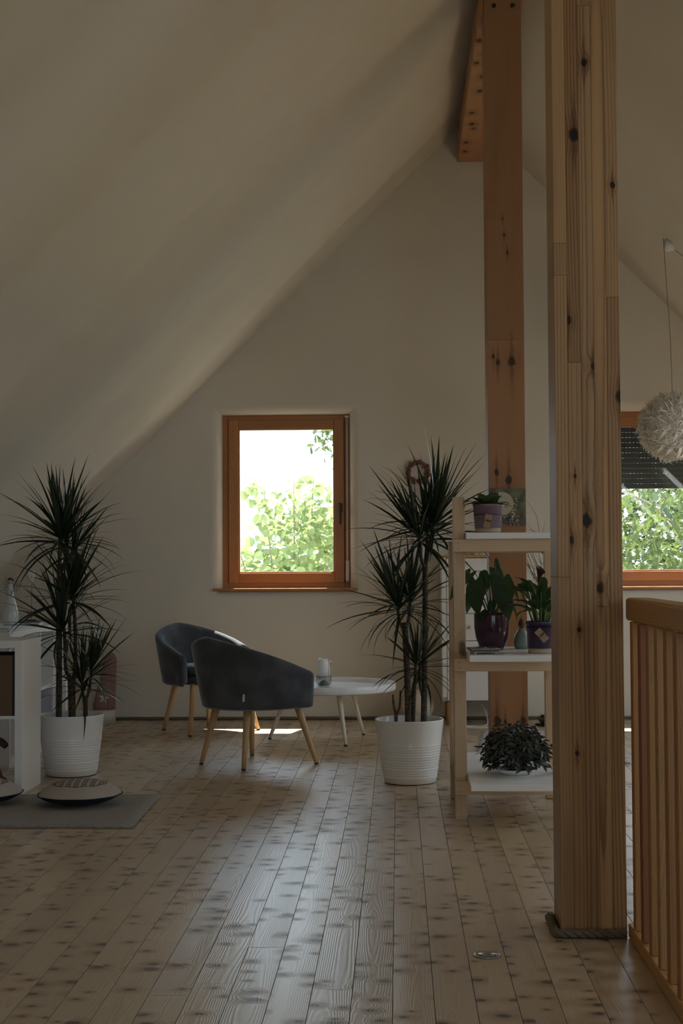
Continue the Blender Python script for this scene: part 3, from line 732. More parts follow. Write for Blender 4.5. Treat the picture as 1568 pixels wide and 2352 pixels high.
stems(d1, B, [([P(.128, .205, .03), P(.136, .55, .03), P(.143, .90, .03), P(.143, 1.125, .02)], .0165, .0145),
              ([P(.143, 1.11, .02), P(.163, 1.2, .02), P(.180, 1.30, .0), P(.195, 1.37, -.01)], .010, .0085),
              ([P(.143, 1.11, .02), P(.152, 1.21, .05), P(.160, 1.31, .07)], .009, .008),
              ([P(.143, 1.11, .02), P(.122, 1.17, .0), P(.121, 1.22, -.02), P(.108, 1.295, -.03)], .0095, .008),
              ([P(.048, .205, -.01), P(.047, .5, -.01), P(.035, .83, -.01)], .0175, .016),
              ([P(.036, .79, -.01), P(.012, .825, -.02), P(.003, .86, -.03), P(-.004, .935, -.04)], .009, .007),
              ([P(.036, .80, -.01), P(.056, .85, .01), P(.065, .955, .02)], .009, .008),
              ([P(.068, .205, .02), P(.078, .42, .02), P(.082, .51, .01)], .0125, .011),
              ([P(.082, .50, .01), P(.087, .56, .0), P(.092, .63, -.01)], .008, .007), ([P(.082, .50, .01), P(.104, .54, .03), P(.116, .63, .03)], .008, .007),
              ([P(-.017, .205, -.02), P(-.014, .36, -.02)], .0105, .0095), ([P(-.014, .35, -.02), P(-.026, .40, -.02), P(-.030, .455, -.02)], .0075, .005),
              ([P(-.014, .35, -.02), P(.004, .39, -.01), P(.010, .475, 0)], .0075, .005)], Z0)
H = lambda x, z, yo=0.: (x-B[0], yo, z-Z0)
head(d1, H(.198, 1.385, -.01), (.18, -.05, 1), 60, .44, rg, -18); head(d1, H(.161, 1.33, .07), (.0, .15, 1), 40, .40, rg, -20)
head(d1, H(.106, 1.31, -.03), (-.3, -.1, 1), 46, .42, rg, -22)
head(d1, H(-.006, .95, -.04), (-.25, -.1, 1), 52, .40, rg, -25); head(d1, H(.066, .97, .02), (.1, .05, 1), 44, .38, rg, -25)
head(d1, H(.092, .645, -.01), (-.1, -.1, 1), 30, .32, rg, -40); head(d1, H(.118, .645, .03), (.25, 0, 1), 26, .32, rg, -40)
sweet(d1, .15, .0195)

B = (-1.785, 8.05)
potthing('white ribbed floor pot beside the white cube shelf holding a tall dracaena', (*B, 0), 1.)
d2 = thing('dracaena', 'tall dark green dracaena in the white pot beside the white cube shelves', 'plant', (*B, .217))
stems(d2, B, [([P(-1.849, .205, -.02), P(-1.847, .60, -.02), P(-1.848, .86, -.02), P(-1.845, 1.12, -.02)], .0165, .0155),
              ([P(-1.845, 1.10, -.02), P(-1.846, 1.20, -.02), P(-1.838, 1.31, -.03)], .011, .009),
              ([P(-1.845, 1.10, -.02), P(-1.825, 1.17, .03), P(-1.822, 1.30, .05)], .0095, .008),
              ([P(-1.845, 1.10, -.02), P(-1.80, 1.16, .0), P(-1.785, 1.215, .02), P(-1.775, 1.24, .03)], .009, .007),
              ([P(-1.778, .205, .0), P(-1.782, .45, .0), P(-1.783, .53, .0)], .019, .021),
              ([P(-1.783, .51, .0), P(-1.812, .57, -.01), P(-1.815, .70, -.02), P(-1.818, .80, -.03)], .011, .009),
              ([P(-1.783, .51, .0), P(-1.766, .57, .01), P(-1.770, .80, .03), P(-1.788, .98, .05)], .011, .009),
              ([P(-1.708, .205, .0), P(-1.706, .42, .0)], .0135, .0125),
              ([P(-1.706, .40, .0), P(-1.724, .45, .0), P(-1.724, .51, -.01)], .008, .007), ([P(-1.706, .40, .0), P(-1.688, .46, .01), P(-1.676, .57, .01)], .008, .007)], Z0)
H = lambda x, z, yo=0.: (x-B[0], yo, z-Z0)
head(d2, H(-1.838, 1.33, -.03), (-.12, -.05, 1), 56, .45, rg, -18); head(d2, H(-1.815, 1.32, .05), (.12, .1, 1), 36, .40, rg, -15)
head(d2, H(-1.768, 1.25, .03), (.45, 0, 1), 30, .30, rg, -25)
head(d2, H(-1.79, 1.00, .05), (.10, .0, 1), 62, .42, rg, -20); head(d2, H(-1.825, .83, -.05), (-.10, -.1, 1), 56, .40, rg, -25)
head(d2, H(-1.724, .53, -.01), (.05, -.1, 1), 32, .34, rg, -20); head(d2, H(-1.674, .59, .01), (.3, 0, 1), 38, .34, rg, -25)
sweet(d2, .15, .0195)

# ------------------------------------------------------------------ white cube shelves on the left
def cube_shelf(label, loc, rz, cols, group=None):
    t = thing('cube_shelf', label, 'shelf', loc, rz, group)
    Wd = .038*2+.335*cols+.016*(cols-1); Dp, Hh = .385, .765
    box('side_panel', 0, .038, 0, Dp, 0, Hh, 'white', t); box('side_panel', Wd-.038, Wd, 0, Dp, 0, Hh, 'white', t)
    box('top_board', .038, Wd-.038, 0, Dp, Hh-.038, Hh, 'white', t); box('bottom_board', .038, Wd-.038, 0, Dp, 0, .038, 'white', t)
    zm = (.038+Hh-.038)/2
    for c in range(cols):
        x = .038+c*.351
        box('shelf_board', x, x+.335, 0, Dp, zm-.008, zm+.008, 'white', t)
        if c: box('divider', x-.016, x, 0, Dp, .038, Hh-.038, 'white', t)
    return t, Wd
k1, W_ = cube_shelf('low white cube shelf in the left foreground with a brown box in it', (-1.872-.762, 7.332, 0), 0, 2)
k2, W4 = cube_shelf('long white cube shelf behind the left dracaena with the angel standing on it', (-2.185, 8.275, 0), PI/2, 4)
bxx = thing('storage_box', 'brown storage box in the upper right cell of the low white cube shelf', 'box', (-2.08, 7.345, .3915))
for nm, a in (('front_panel', (-.155, .155, 0, .012, 0, .30)), ('back_panel', (-.155, .155, .32, .332, 0, .30)), ('side_panel', (-.167, -.155, 0, .332, 0, .30)), ('side_panel', (.155, .167, 0, .332, 0, .30)), ('base_panel', (-.155, .155, .012, .32, 0, .008))):
    o = box(nm, *a, 'boxbrown' if nm in ('front_panel', 'base_panel') else 'black', bxx)
gb = thing('storage_box', 'blue-grey fabric box with a grip hole in the lower cell of the long cube shelf', 'box', (-2.20, 9.20, .0385))
for nm, a in (('front_panel', (-.012, 0, -.155, .155, 0, .28)), ('back_panel', (-.33, -.318, -.155, .155, 0, .28)), ('side_panel', (-.33, 0, -.167, -.155, 0, .28)), ('side_panel', (-.33, 0, .155, .167, 0, .28)), ('base_panel', (-.318, -.012, -.155, .155, 0, .006))):
    box(nm, *a, 'greybox', gb)
lathe('grip_ring', [(.013, -.002), (.018, -.002), (.018, .003), (.013, .003)], 'steel', gb, (0, 0, .17), 20, rot=(0, PI/2, 0))
tag(box('box_file', -2.44, -2.215, 9.06, 9.115, .3915, .565, 'darkbox', None, .003), 'dark charcoal box file upright in the long cube shelf', 'box file')
bt = thing('small_bottle', 'tiny white bottle with dark cap beside the charcoal box file', 'bottle', (-2.225, 9.14, .3915))
lathe('bottle_body', [(0, 0), (.011, 0), (.011, .03), (.006, .036), (.006, .042)], 'whiteplastic', bt, seg=16); lathe('cap', [(.007, 0), (.007, .012)], 'black', bt, (0, 0, .042), 12)
sb2 = thing('stacked_boards', 'thin white boards lying on the long cube shelf under the angel', 'board', (-2.38, 8.62, .766))
box('board', -.19, .185, -.30, .32, 0, .010, 'whiteplastic', sb2, .002); box('board', -.19, .17, -.27, .30, .0105, .019, 'whiteplastic', sb2, .002)
box('board', -.19, .18, -.29, .27, .0195, .026, 'white', sb2, .002)
an = thing('angel_figure', 'bubbled glass angel with wire wings on the long white cube shelf', 'figurine', (-2.275, 8.63, .7925))
lathe('glass_body', [(0, 0), (.036, 0), (.046, .012), (.050, .035), (.049, .06), (.043, .095), (.033, .13), (.022, .165), (.016, .195), (.014, .225), (.016, .237), (0, .24)], 'frost', an, seg=32)
hd = sphere('head', .016, 'skin', an, (0, -.002, .254), 16)
sphere('hair', .0185, 'brownhair', hd, (0, .004, .005), 16, (1, .95, 1.05))
for s in (-1, 1):
    bm = bmesh.new()
    for k in range(6):
        a = math.radians(62-30*k); L = .060-.004*k; c = Vector((s*.008, .012, .228))
        dv = Vector((s*math.cos(a), .25, math.sin(a))); sv = Vector((-s*math.sin(a), 0, math.cos(a)))
        pts = [c+dv*L*t+sv*(math.sin(t*PI)*.010*q) for q in (1, -1) for t in ([i/6 for i in range(7)] if q == 1 else [1-i/6 for i in range(1, 6)])]
        tube_bm(bm, pts, .0011, 5, True)
    frombm('wing', bm, 'wire', an, smooth=True)
tube('pendant', [(.014, -.016, .21), (.014, -.022, .178)], [.0015, .003], 'wire', an, 6)
bks = [('lilac book at the bottom of the small pile on the long cube shelf', 0, .025, 'lilac'), ('slim dark book on top of the lilac book on the long cube shelf', .0255, .031, 'darkbox')]
for lb, z0, z1, mt in bks:
    bk = thing('book', lb, 'book', (-2.285, 9.12, .766+z0), .12, 'books on the long cube shelf')
    h = z1-z0; box('cover', -.075, .075, -.10, .10, 0, .002, mt, bk, 0); box('cover', -.075, .075, -.10, .10, h-.002, h, mt, bk, 0)
    box('spine', -.077, -.075, -.10, .10, 0, h, mt, bk, 0); box('pages', -.074, .072, -.097, .097, .0022, h-.0022, 'paper', bk, 0)
hs = thing('heart_ornament', 'white wooden heart on a thin rod beside the left dracaena', 'ornament', (-2.27, 9.12, .7975))
box('foot', -.028, .028, -.02, .02, 0, .008, 'brownleaf', hs, .001)
tube('rod', [(0, 0, .008), (0, 0, .232)], .0016, 'wire', hs, 6)
bm = bmesh.new(); pts = []
for i in range(28):
    a = 2*PI*i/28; pts.append((.018*math.sin(a)**3*1.0, (.0135*math.cos(a)-.005*math.cos(2*a)-.002*math.cos(3*a))*2.9/1))
f0 = [bm.verts.new((x, -.008, z)) for x, z in pts]; f1 = [bm.verts.new((x, .008, z)) for x, z in pts]
bm.faces.new(f0); bm.faces.new(f1[::-1])
for i in range(28): bm.faces.new((f0[i], f1[i], f1[(i+1) % 28], f0[(i+1) % 28]))
bmesh.ops.recalc_face_normals(bm, faces=bm.faces); frombm('heart', bm, 'whiteplastic', hs, (0, 0, .278))
text('heart_mark', 'L', .022, hs, (.002, -.0085, .268))
# rag doll on the bottom board of the low cube shelf
dl = thing('plush_doll', 'plush doll with brown arm and mauve leg sitting in the low white cube shelf', 'toy', (-2.09, 7.40, .039))
bm = lathe_bm([(0, 0), (.06, .0), (.068, .05), (.055, .12), (.03, .165), (0, .17)], 20); frombm('body', bm, 'mauve', dl, (-.03, .11, 0), smooth=True)
sphere('head', .052, 'skin', dl, (-.03, .10, .205), 20); sphere('hair', .055, 'brownfur', dl, (-.03, .112, .216), 20)
for s in (-1, 1): sphere('eye', .005, 'ink', dl, (-.03+s*.018, .050, .212), 10)
tube('arm', smoothpath([(.02, .09, .155), (.055, .05, .20), (.085, .02, .215), (.118, .0, .195)], 4), [.016+.004*math.sin(k*.25) for k in range(13)], 'brownfur', dl, 10)
tube('leg', smoothpath([(.0, .03, .05), (.04, .0, .12), (.075, -.005, .09), (.098, -.008, .035)], 4), .0105, 'mauve', dl, 10)
sphere('shoe', .022, 'mauve', dl, (.106, -.012, .024), 16, (1, 1.2, .9))
tube('leg', smoothpath([(-.05, .04, .03), (-.06, 0, .028), (-.065, -.03, .024)], 4), .0105, 'mauve', dl, 10)
# things standing on the floor by the wall behind the left dracaena
gl = thing('globe_lamp', 'round opal floor globe by the wall behind the left white pot', 'lamp', (-2.36, 10.55, 0))
lathe('base', [(0, 0), (.05, 0), (.05, .012), (.03, .018)], 'whiteplastic', gl, seg=24); sphere('globe', .115, 'opal', gl, (0, 0, .126), 40)
gl = thing('globe_lamp', 'round opal floor globe by the wall behind the right white pot', 'lamp', (.14, 10.6, 0))
lathe('base', [(0, 0), (.05, 0), (.05, .012), (.03, .018)], 'whiteplastic', gl, seg=24); sphere('globe', .117, 'opal', gl, (0, 0, .128), 40)
gn = thing('felt_gnome', 'tall dusty pink felt cone figure with a white star by the wall', 'figurine', (-2.13, 10.70, 0))
lathe('base', [(0, 0), (.082, 0), (.076, .10), (.0, .104)], 'whiteplastic', gn, seg=28)
bm = lathe_bm([(.078, .10), (.080, .13), (.070, .22), (.058, .32), (.050, .42), (.040, .47), (.02, .50), (0, .51)], 28)
for v in bm.verts: v.co.x += .05*max(0, v.co.z-.15)/.35
frombm('body', bm, 'pink', gn, smooth=True)
pts = [(math.sin(PI*k/5)*(.043 if k % 2 == 0 else .018), math.cos(PI*k/5)*(.043 if k % 2 == 0 else .018)) for k in range(10)]
raw('star', [(x, -.003, z) for x, z in pts]+[(x, .003, z) for x, z in pts]+[(0, -.007, 0)], [(20, (i+1) % 10, i) for i in range(10)]+[(i, (i+1) % 10, 10+(i+1) % 10, 10+i) for i in range(10)], 'paper', gn, (.012, -.082, .185), (.1, .18, 0))

# ------------------------------------------------------------------ rugs and cushions
def rug(label, pts, mat, th=.012, n=30):
    bm = bmesh.new(); a, b, c, d = [Vector((*p, 0)) for p in pts]; rng = random.Random(len(label))
    g = [[None]*(n+1) for _ in range(n+1)]
    cen = (a+b+c+d)/4
    for i in range(n+1):
        for j in range(n+1):
            p = (a*(1-i/n)+b*(i/n))*(1-j/n)+(d*(1-i/n)+c*(i/n))*(j/n)
            e = Vector((mnoise.noise(p*9), mnoise.noise(p*9+Vector((5, 3, 1))), 0))*.006
            g[i][j] = (p+e-cen, .0015+abs(mnoise.noise(p*5))*.004)
    T = [[bm.verts.new((g[i][j][0].x, g[i][j][0].y, g[i][j][1]+th)) for j in range(n+1)] for i in range(n+1)]
    Bt = [[bm.verts.new((g[i][j][0].x, g[i][j][0].y, .0012)) for j in range(n+1)] for i in range(n+1)]
    for i in range(n):
        for j in range(n):
            bm.faces.new((T[i][j], T[i+1][j], T[i+1][j+1], T[i][j+1])); bm.faces.new((Bt[i][j], Bt[i][j+1], Bt[i+1][j+1], Bt[i+1][j]))
    for i in range(n):
        for A in ((T[i][0], Bt[i][0], Bt[i+1][0], T[i+1][0]), (T[i][n], T[i+1][n], Bt[i+1][n], Bt[i][n]), (T[0][i], T[0][i+1], Bt[0][i+1], Bt[0][i]), (T[n][i], Bt[n][i], Bt[n][i+1], T[n][i+1])): bm.faces.new(A)
    o = frombm('rug', bm, mat, None, (cen.x, cen.y, 0), smooth=True); return tag(o, label, 'rug')
rug('light grey woven rug on the floor at left under the round cushions', [(-3.0, 6.40), (-1.150, 6.40), (-1.172, 7.262), (-3.0, 7.255)], 'rug')
rug('pale lilac rug on the floor behind the wooden plant rack', [(.42, 8.475), (1.305, 8.475), (1.285, 10.08), (.565, 10.08)], 'rugfar', .008)
def cushion(label, loc, rz):
    t = thing('floor_cushion', label, 'cushion', loc, rz, 'round floor cushions on the grey rug')
    def dome(sign, hh, rr):
        bm = bmesh.new(); n, m = 48, 12; rings = []
        for k in range(m+1):
            f = k/m; ring = []
            for i in range(n):
                a = 2*PI*i/n; pk = 1+.014*math.sin(a*9)*f**3+.008*math.sin(a*5+1)*f**3
                z = sign*hh*(1-f**2.6)**.8*(1+.05*math.sin(a*9)*f**2*(1-f)*4) if f < 1 else 0
                ring.append(bm.verts.new((rr*f*pk*math.cos(a), rr*f*pk*math.sin(a), z)) if k else None)
            rings.append(ring)
        c = bm.verts.new((0, 0, sign*hh))
        for i in range(n): bm.faces.new((c, rings[1][i], rings[1][(i+1) % n]))
        for k in range(1, m):
            for i in range(n): bm.faces.new((rings[k][i], rings[k+1][i], rings[k+1][(i+1) % n], rings[k][(i+1) % n]))
        bmesh.ops.recalc_face_normals(bm, faces=bm.faces); return bm
    zc = .048
    frombm('top_cover', dome(1, .068, .195), 'cushion', t, (0, 0, zc), smooth=True)
    frombm('bottom_cover', dome(-1, .046, .196), 'blackfab', t, (0, 0, zc), smooth=True)['label'] = 'black underside'
    tube('piping', [(.197*(1+.014*math.sin(a*9)+.008*math.sin(a*5+1))*math.cos(a), .197*(1+.014*math.sin(a*9)+.008*math.sin(a*5+1))*math.sin(a), zc) for a in [2*PI*i/48 for i in range(48)]], .0028, 'blackfab', t, 6, True)
RZ0 = .0145
cushion('round beige floor cushion with black printed medallion, whole on the grey rug', (-1.505, 6.965, RZ0), .06)
cushion('second round beige floor cushion, at the picture edge in front of the low cube shelf', (-1.985, 7.0, RZ0), .3)

# ------------------------------------------------------------------ dresser by the gable wall
dr = thing('dresser', 'off-white dresser with small wooden knobs by the wall behind the plant rack', 'dresser', (.31, 10.45, 0))
DW, DD = .585, .41
for nm, x in (('side_panel', 0.), ('side_panel', DW-.03)):
    bm = bmesh.new(); bmesh.ops.create_cube(bm, size=1, matrix=Matrix.Translation((x+.015, DD/2, .675)) @ Matrix.Diagonal((.03, DD, 1.01, 1)))
    bmesh.ops.bevel(bm, geom=[e for e in bm.edges if abs(e.verts[0].co.x-e.verts[1].co.x) > .01 and e.verts[0].co.z < .3], offset=.03, segments=5, affect='EDGES')
    frombm(nm, bm, 'dresser', dr)
box('carcass', .03, DW-.03, .022, DD, .175, 1.175, 'dresser', dr); box('top_board', -.006, DW+.006, -.006, DD, 1.181, 1.197, 'oak', dr, .003)
zz = [1.178, 1.085, .888, .786, .595, .385, .175]
for a, b_ in zip(zz, zz[1:]):
    d_ = box('drawer', .033, DW-.033, .0, .021, b_+.003, a-.003, 'dresser', dr, .002)
    for kx in ((.19,) if .5 < b_ < 1. else (.42,)): lathe('knob', [(0, 0), (.007, 0), (.006, .008), (.011, .016), (.010, .022), (0, .024)], 'oak', d_, (kx-DW/2, -.0105, 0), 14, rot=(PI/2, 0, 0))
for x, y in ((.05, .04), (DW-.05, .04), (.05, DD-.04), (DW-.05, DD-.04)):
    tube('leg', [(x, y, .176), (x+(-.012 if x < .2 else .012), y, .002)], [.021, .014], 'oak', dr, 12, axis='z')
tag(box('wooden_box', .475, .55, 10.55, 10.62, 1.1975, 1.222, 'oak', None, .003), 'small brown wooden box lying on top of the white dresser', 'box')
cb = thing('power_cable', 'white power cables coiled on the floor under the white dresser', 'cable', (.56, 10.34, 0))
tube('cable', smoothpath([(-.12, .0, .006), (-.02, .03, .006), (.06, -.03, .006), (.0, -.07, .006), (-.12, -.06, .006), (-.2, -.03, .006)], 8), .0042, 'whiteplastic', cb)
tube('cable', smoothpath([(-.1, .35, .13), (.02, .30, .14), (.06, .2, .06), (.05, .08, .008), (-.05, .05, .006), (-.15, .04, .006)], 8), .0042, 'whiteplastic', cb)
# wreath on the wall
wr = thing('wreath', 'dried dark pink flower wreath with pale ribbons hung on the gable wall', 'wreath', (.156, D-.018, 1.812))
bm = bmesh.new(); wrg = random.Random(8)
for k in range(220):
    a = wrg.uniform(0, 2*PI); r = .072+wrg.gauss(0, .009); q = wrg.uniform(0, 2*PI)
    bmesh.ops.create_icosphere(bm, subdivisions=1, radius=wrg.uniform(.006, .011), matrix=Matrix.Translation((r*math.cos(a), .0+.010*math.cos(q)-.004, r*math.sin(a))))
o = frombm('blossom_ring', bm, 'wreath', wr, smooth=True); o['kind'] = 'stuff'
bm = bmesh.new(); tube_bm(bm, [(.072*math.cos(a), 0, .072*math.sin(a)) for a in [2*PI*i/40 for i in range(40)]], .011, 8, True); frombm('ring', bm, 'wreath', wr, smooth=True)
for s in (-1, 1): raw('ribbon_tail', [(s*.012-.007, -.012, -.06), (s*.012+.007, -.012, -.06), (s*.035+.010, -.004, -.28), (s*.035-.004, -.004, -.30), (s*.045+.012, .004, -.52), (s*.045-.006, .004, -.52)], [(0, 1, 2, 3), (3, 2, 4, 5)], 'ribbon', wr)

# ------------------------------------------------------------------ plant rack
rk = thing('plant_rack', 'raw pine plant rack with three white shelf boards in front of the reddish post', 'rack', (0, 0, 0))
Xa, Xb = .248, .708
for x in (Xa, Xb):
    box('leg', x, x+.054, 6.652, 6.712, .004, 1.434 if x == Xa else 1.30, 'pine', rk, .003, 'z')
    box('leg', x, x+.044, 7.21, 7.265, .002, 1.243, 'pine', rk, .003, 'z')
for (zt, zb_) in ((1.243, 1.187), (.712, .655), (.167, .109)):
    rl = box('front_rail', Xa, Xb+.054, 6.624, 6.651, zb_, zt, 'pine', rk, .002, 'x')
    for xx in (Xa+.024,):
        for q in (.013, -.013): lathe('screw', [(0, 0), (.0036, 0), (.003, .0012), (0, .0012)], 'steel', rl, (xx-(Xa+Xb+.054)/2, -.0136, q), 10, rot=(PI/2, 0, 0))
    box('rear_rail', Xa, Xb+.044, 7.266, 7.290, zb_, zt, 'pine', rk, .002, 'x')
    for x in (Xa+.057, Xb-.03): box('side_batten', x, x+.028, 6.652, 7.265, zb_+.008, zt-.001, 'pine', rk, .002, 'y')
for (y0, y1, z) in ((6.60, 7.20, 1.272), (6.37, 7.05, .742), (6.34, 7.44, .196)):
    box('shelf_board', Xa+.0555, Xb-.0015, y0, y1, z-.0285, z, 'white', rk, .002)
box('felt_pad', Xa+.004, Xa+.050, 6.656, 6.708, .0, .004, 'paper', rk, 0)

def hangtag(parent, loc, rot, w=.032, h=.062, ang=0.):
    t = box('hang_tag', -w/2, w/2, -.0006, .0006, -h/2, h/2, 'kraft', parent, 0); t.location = loc
    t.rotation_euler = rot
    text('tag_lettering', 'LIEBE', w*.40, t, (0, -.0009, -.003), .0004)
    for dx_, dz_ in ((.010, .02), (-.010, -.022), (-.006, -.026), (-.008, .022)):
        q = lathe('dot', [(0, 0), (.0017, 0), (.0017, .0004)], 'paper', t, (-dx_, -.0007, dz_), 8, rot=(PI/2, 0, 0))
# lilac pot with orchid leaves on the top board
zt = 1.2725
lp = thing('orchid_pot', 'lilac glazed pot with paper tag and orchid leaves on the top shelf board', 'plant pot', (.408, 6.70, zt))
lathe('glazed_wall', [(.0575, .022), (.0595, .0225), (.0655, .118), (.0675, .118), (.0685, .128), (.0665, .130), (.063, .128), (.058, .10), (0, .10)], 'purple', lp, seg=48, cap=False)
lathe('bare_foot', [(0, 0), (.057, 0), (.0585, .0218), (0, .0218)], 'stoneware', lp, seg=48)
bm = bmesh.new(); tube_bm(bm, [(.0643*math.cos(a), .0643*math.sin(a), .081) for a in [2*PI*i/40 for i in range(40)]], .0011, 5, True); frombm('cord', bm, 'cord', lp, smooth=True)
hangtag(lp, (-.004, -.0672, .052), (.05, .20, 0))
orc = thing('orchid_plant', 'dark green orchid leaves growing from the lilac pot', 'plant', (.408, 6.70, zt+.116))
def broad(L, wd, droop, fold=.2, tipp=1.6, seg=8, basep=.6):
    vs, fs = [], []; x = z = ang = 0.
    for i in range(seg+1):
        t = i/seg; wv = wd*.5*max(.03, (math.sin(PI*min(1, t**basep))**.75 if 0 < t < 1 else .03))
        for k in (-1, -.5, 0, .5, 1): vs.append((x, wv*k, z+abs(k)*wv*fold))
        ang -= droop/seg*(.3+1.4*t); x += L/seg*math.cos(ang); z += L/seg*math.sin(ang)
    for i in range(seg):
        for k in range(4): a = i*5+k; fs.append((a, a+1, a+6, a+5))
    me = bpy.data.meshes.new('leaf'); me.from_pydata(vs, [], fs); me.update(); me.polygons.foreach_set('use_smooth', [True]*len(fs)); return me
obm = broad(.115, .080, 1.1); obm.materials.append(M['mon'])
for (az, el, s, x, y) in ((185, 25, 1.0, -.015, -.01), (200, 48, .9, -.01, 0), (150, 40, .85, -.02, .02), (95, 60, .8, 0, .02), (20, 35, .8, .02, .01), (-15, 22, .85, .02, -.015), (-60, 30, .7, .02, -.02), (-100, 45, .7, 0, -.02), (60, 70, .9, .01, .0), (-40, 62, .75, .015, -.01), (230, 30, .75, -.02, -.02), (125, 75, .8, -.01, .01)):
    o = link('leaf', obm, None, orc, (x, y, 0), Matrix.Rotation(math.radians(az), 3, 'Z') @ Matrix.Rotation(-math.radians(el), 3, 'Y')); o.scale = (s, s*1.1, s)
lathe('bark_chips', [(0, .004), (.054, .001), (.056, -.0005)], 'soil', orc, seg=20)
# picture on the post
pc = thing('picture', 'square photo print of white heather fixed to the reddish post', 'picture', (.587, 7.9195, 1.437))
box('canvas', -.098, .098, -.0045, .0085, -.0985, .0985, 'picture', pc, .001)
text('lettering', 'm.', .022, pc, (-.006, -.0048, -.002), 0., .3)

# philodendron in aubergine pot on the middle board
zm = .7425
ap = thing('philodendron_pot', 'glossy aubergine pot on the middle shelf board', 'plant pot', (.432, 6.86, zm))
lathe('pot_wall', [(0, 0), (.050, 0), (.060, .012), (.074, .05), (.0815, .10), (.0825, .155), (.0815, .164), (.079, .164), (.077, .15), (.076, .13), (0, .13)], 'darkpurple', ap, seg=56)
ph = thing('philodendron', 'large leaved dark green philodendron growing from the aubergine pot', 'plant', (.432, 6.86, zm+.131))
lathe('soil', [(0, .002), (.074, -.0005), (.074, -.001)], 'soil', ph, seg=24)
def heartleaf(L, wd, droop, seg=9):
    vs, fs = [], []; x = -.12*L; z = ang = 0.; prof = [.62, .88, 1., .99, .92, .80, .64, .44, .22, .015]
    for i in range(seg+1):
        wv = wd*.5*prof[i]
        for k in (-1, -.55, 0, .55, 1):
            vs.append((x-(.10*L if (i == 0 and k) else 0)+(.06*L if i == 0 and k == 0 else 0), wv*k, z+(abs(k)**1.5)*wv*.16-(.02*L if abs(k) == 1 else 0)))
        ang -= droop/seg*(.3+1.4*i/seg); x += L*1.12/seg*math.cos(ang); z += L*1.12/seg*math.sin(ang)
    for i in range(seg):
        for k in range(4): a = i*5+k; fs.append((a, a+1, a+6, a+5))
    me = bpy.data.meshes.new('leaf'); me.from_pydata(vs, [], fs); me.update(); me.polygons.foreach_set('use_smooth', [True]*len(fs)); return me
hl = heartleaf(.155, .108, .5); hl.materials.append(M['mon'])
# (tip direction azimuth, pitch below level, attachment point relative to the soil, scale)
PHL = [((-.075, -.075, .17), 250, -78, 1.0, .35), ((-.105, .02, .21), 200, -40, .95, -.3), ((.045, -.075, .178), -82, -76, 1.0, .12), ((-.01, .03, .205), 100, -25, .85, .6),
       ((.015, .01, .235), -20, -60, .55, 1.1), ((.07, .04, .10), 10, -50, .75, 0.), ((.055, -.07, .095), -75, -55, .65, .3), ((-.08, .05, .13), 150, -60, .7, .4),
       ((-.03, .08, .18), 130, -55, .9, .2), ((.075, -.02, .175), -10, -50, .7, -.4), ((-.03, -.06, .045), 240, -30, .4, 0), ((.0, -.03, .085), -100, -70, .35, 0)]
for (p, az, pit, s, roll) in PHL:
    a = math.radians(az); base = Vector((.012*math.cos(a), .012*math.sin(a), 0)); p = Vector(p)
    tube('leaf_stalk', smoothpath([base, base*.6+p*.4+Vector((0, 0, .02)), p], 5), [.0042-.0018*k/10 for k in range(11)], 'stalk', ph, 6)
    o = link('leaf', hl, None, ph, p, Matrix.Rotation(a, 3, 'Z') @ Matrix.Rotation(-math.radians(pit), 3, 'Y') @ Matrix.Rotation(roll, 3, 'X')); o.scale = (s, s, s)
tube('new_shoot', smoothpath([(.0, .0, 0), (.01, .01, .15), (.02, .01, .275), (.03, .0, .268), (.05, -.01, .215)], 5), [.0035]*12+[.0045, .006, .008, .009, .008, .006, .004, .003, .001], 'stalk', ph, 8)
# calla in indigo pot
cp = thing('calla_pot', 'indigo glazed pot with diagonal paper tag on the middle shelf board', 'plant pot', (.622, 6.515, zm))
lathe('glazed_wall', [(.0555, .022), (.0575, .0225), (.0615, .125), (.063, .125), (.0635, .138), (.062, .140), (.058, .138), (.055, .11), (0, .11)], 'navy', cp, seg=48, cap=False)
lathe('bare_foot', [(0, 0), (.055, 0), (.0565, .0218), (0, .0218)], 'stoneware', cp, seg=48)
bm = bmesh.new(); tube_bm(bm, [(.0617*math.cos(a), .0617*math.sin(a), .112) for a in [2*PI*i/40 for i in range(40)]], .0012, 5, True); frombm('cord', bm, 'cord', cp, smooth=True)
hangtag(cp, (-.001, -.0635, .080), (.03, -.72, 0))
cl = thing('calla_plant', 'calla lily with narrow leaves and a dark red bloom in the indigo pot', 'plant', (.622, 6.515, zm+.111))
clm = broad(.14, .044, .9, .35, basep=.7); clm.materials.append(M['calla'])
crg = random.Random(21)
for k in range(34):
    a = k*2.4+crg.uniform(-.3, .3); sp = crg.uniform(.15, 1.); tilt = sp*.42
    h = crg.uniform(.06, .17); b0 = Vector((.030*sp*math.cos(a), .030*sp*math.sin(a), 0)); tp = b0+Vector((math.cos(a)*h*tilt, math.sin(a)*h*tilt, h))
    tube('leaf_stalk', smoothpath([b0, (b0+tp)/2+Vector((0, 0, .005)), tp], 3), [.0042-.0003*i for i in range(7)], 'stalk', cl, 6)
    o = link('leaf', clm, None, cl, tp, Matrix.Rotation(a+crg.uniform(-.5, .5), 3, 'Z') @ Matrix.Rotation(-math.radians(crg.uniform(20, 75)-sp*15), 3, 'Y') @ Matrix.Rotation(crg.uniform(-.5, .5), 3, 'X')); s = crg.uniform(.7, 1.1); o.scale = (s, s, s)
tube('flower_stalk', smoothpath([(-.005, -.03, 0), (-.008, -.035, .11), (-.012, -.04, .20)], 4), .0034, 'stalk', cl, 8)
bm = bmesh.new(); rings = []
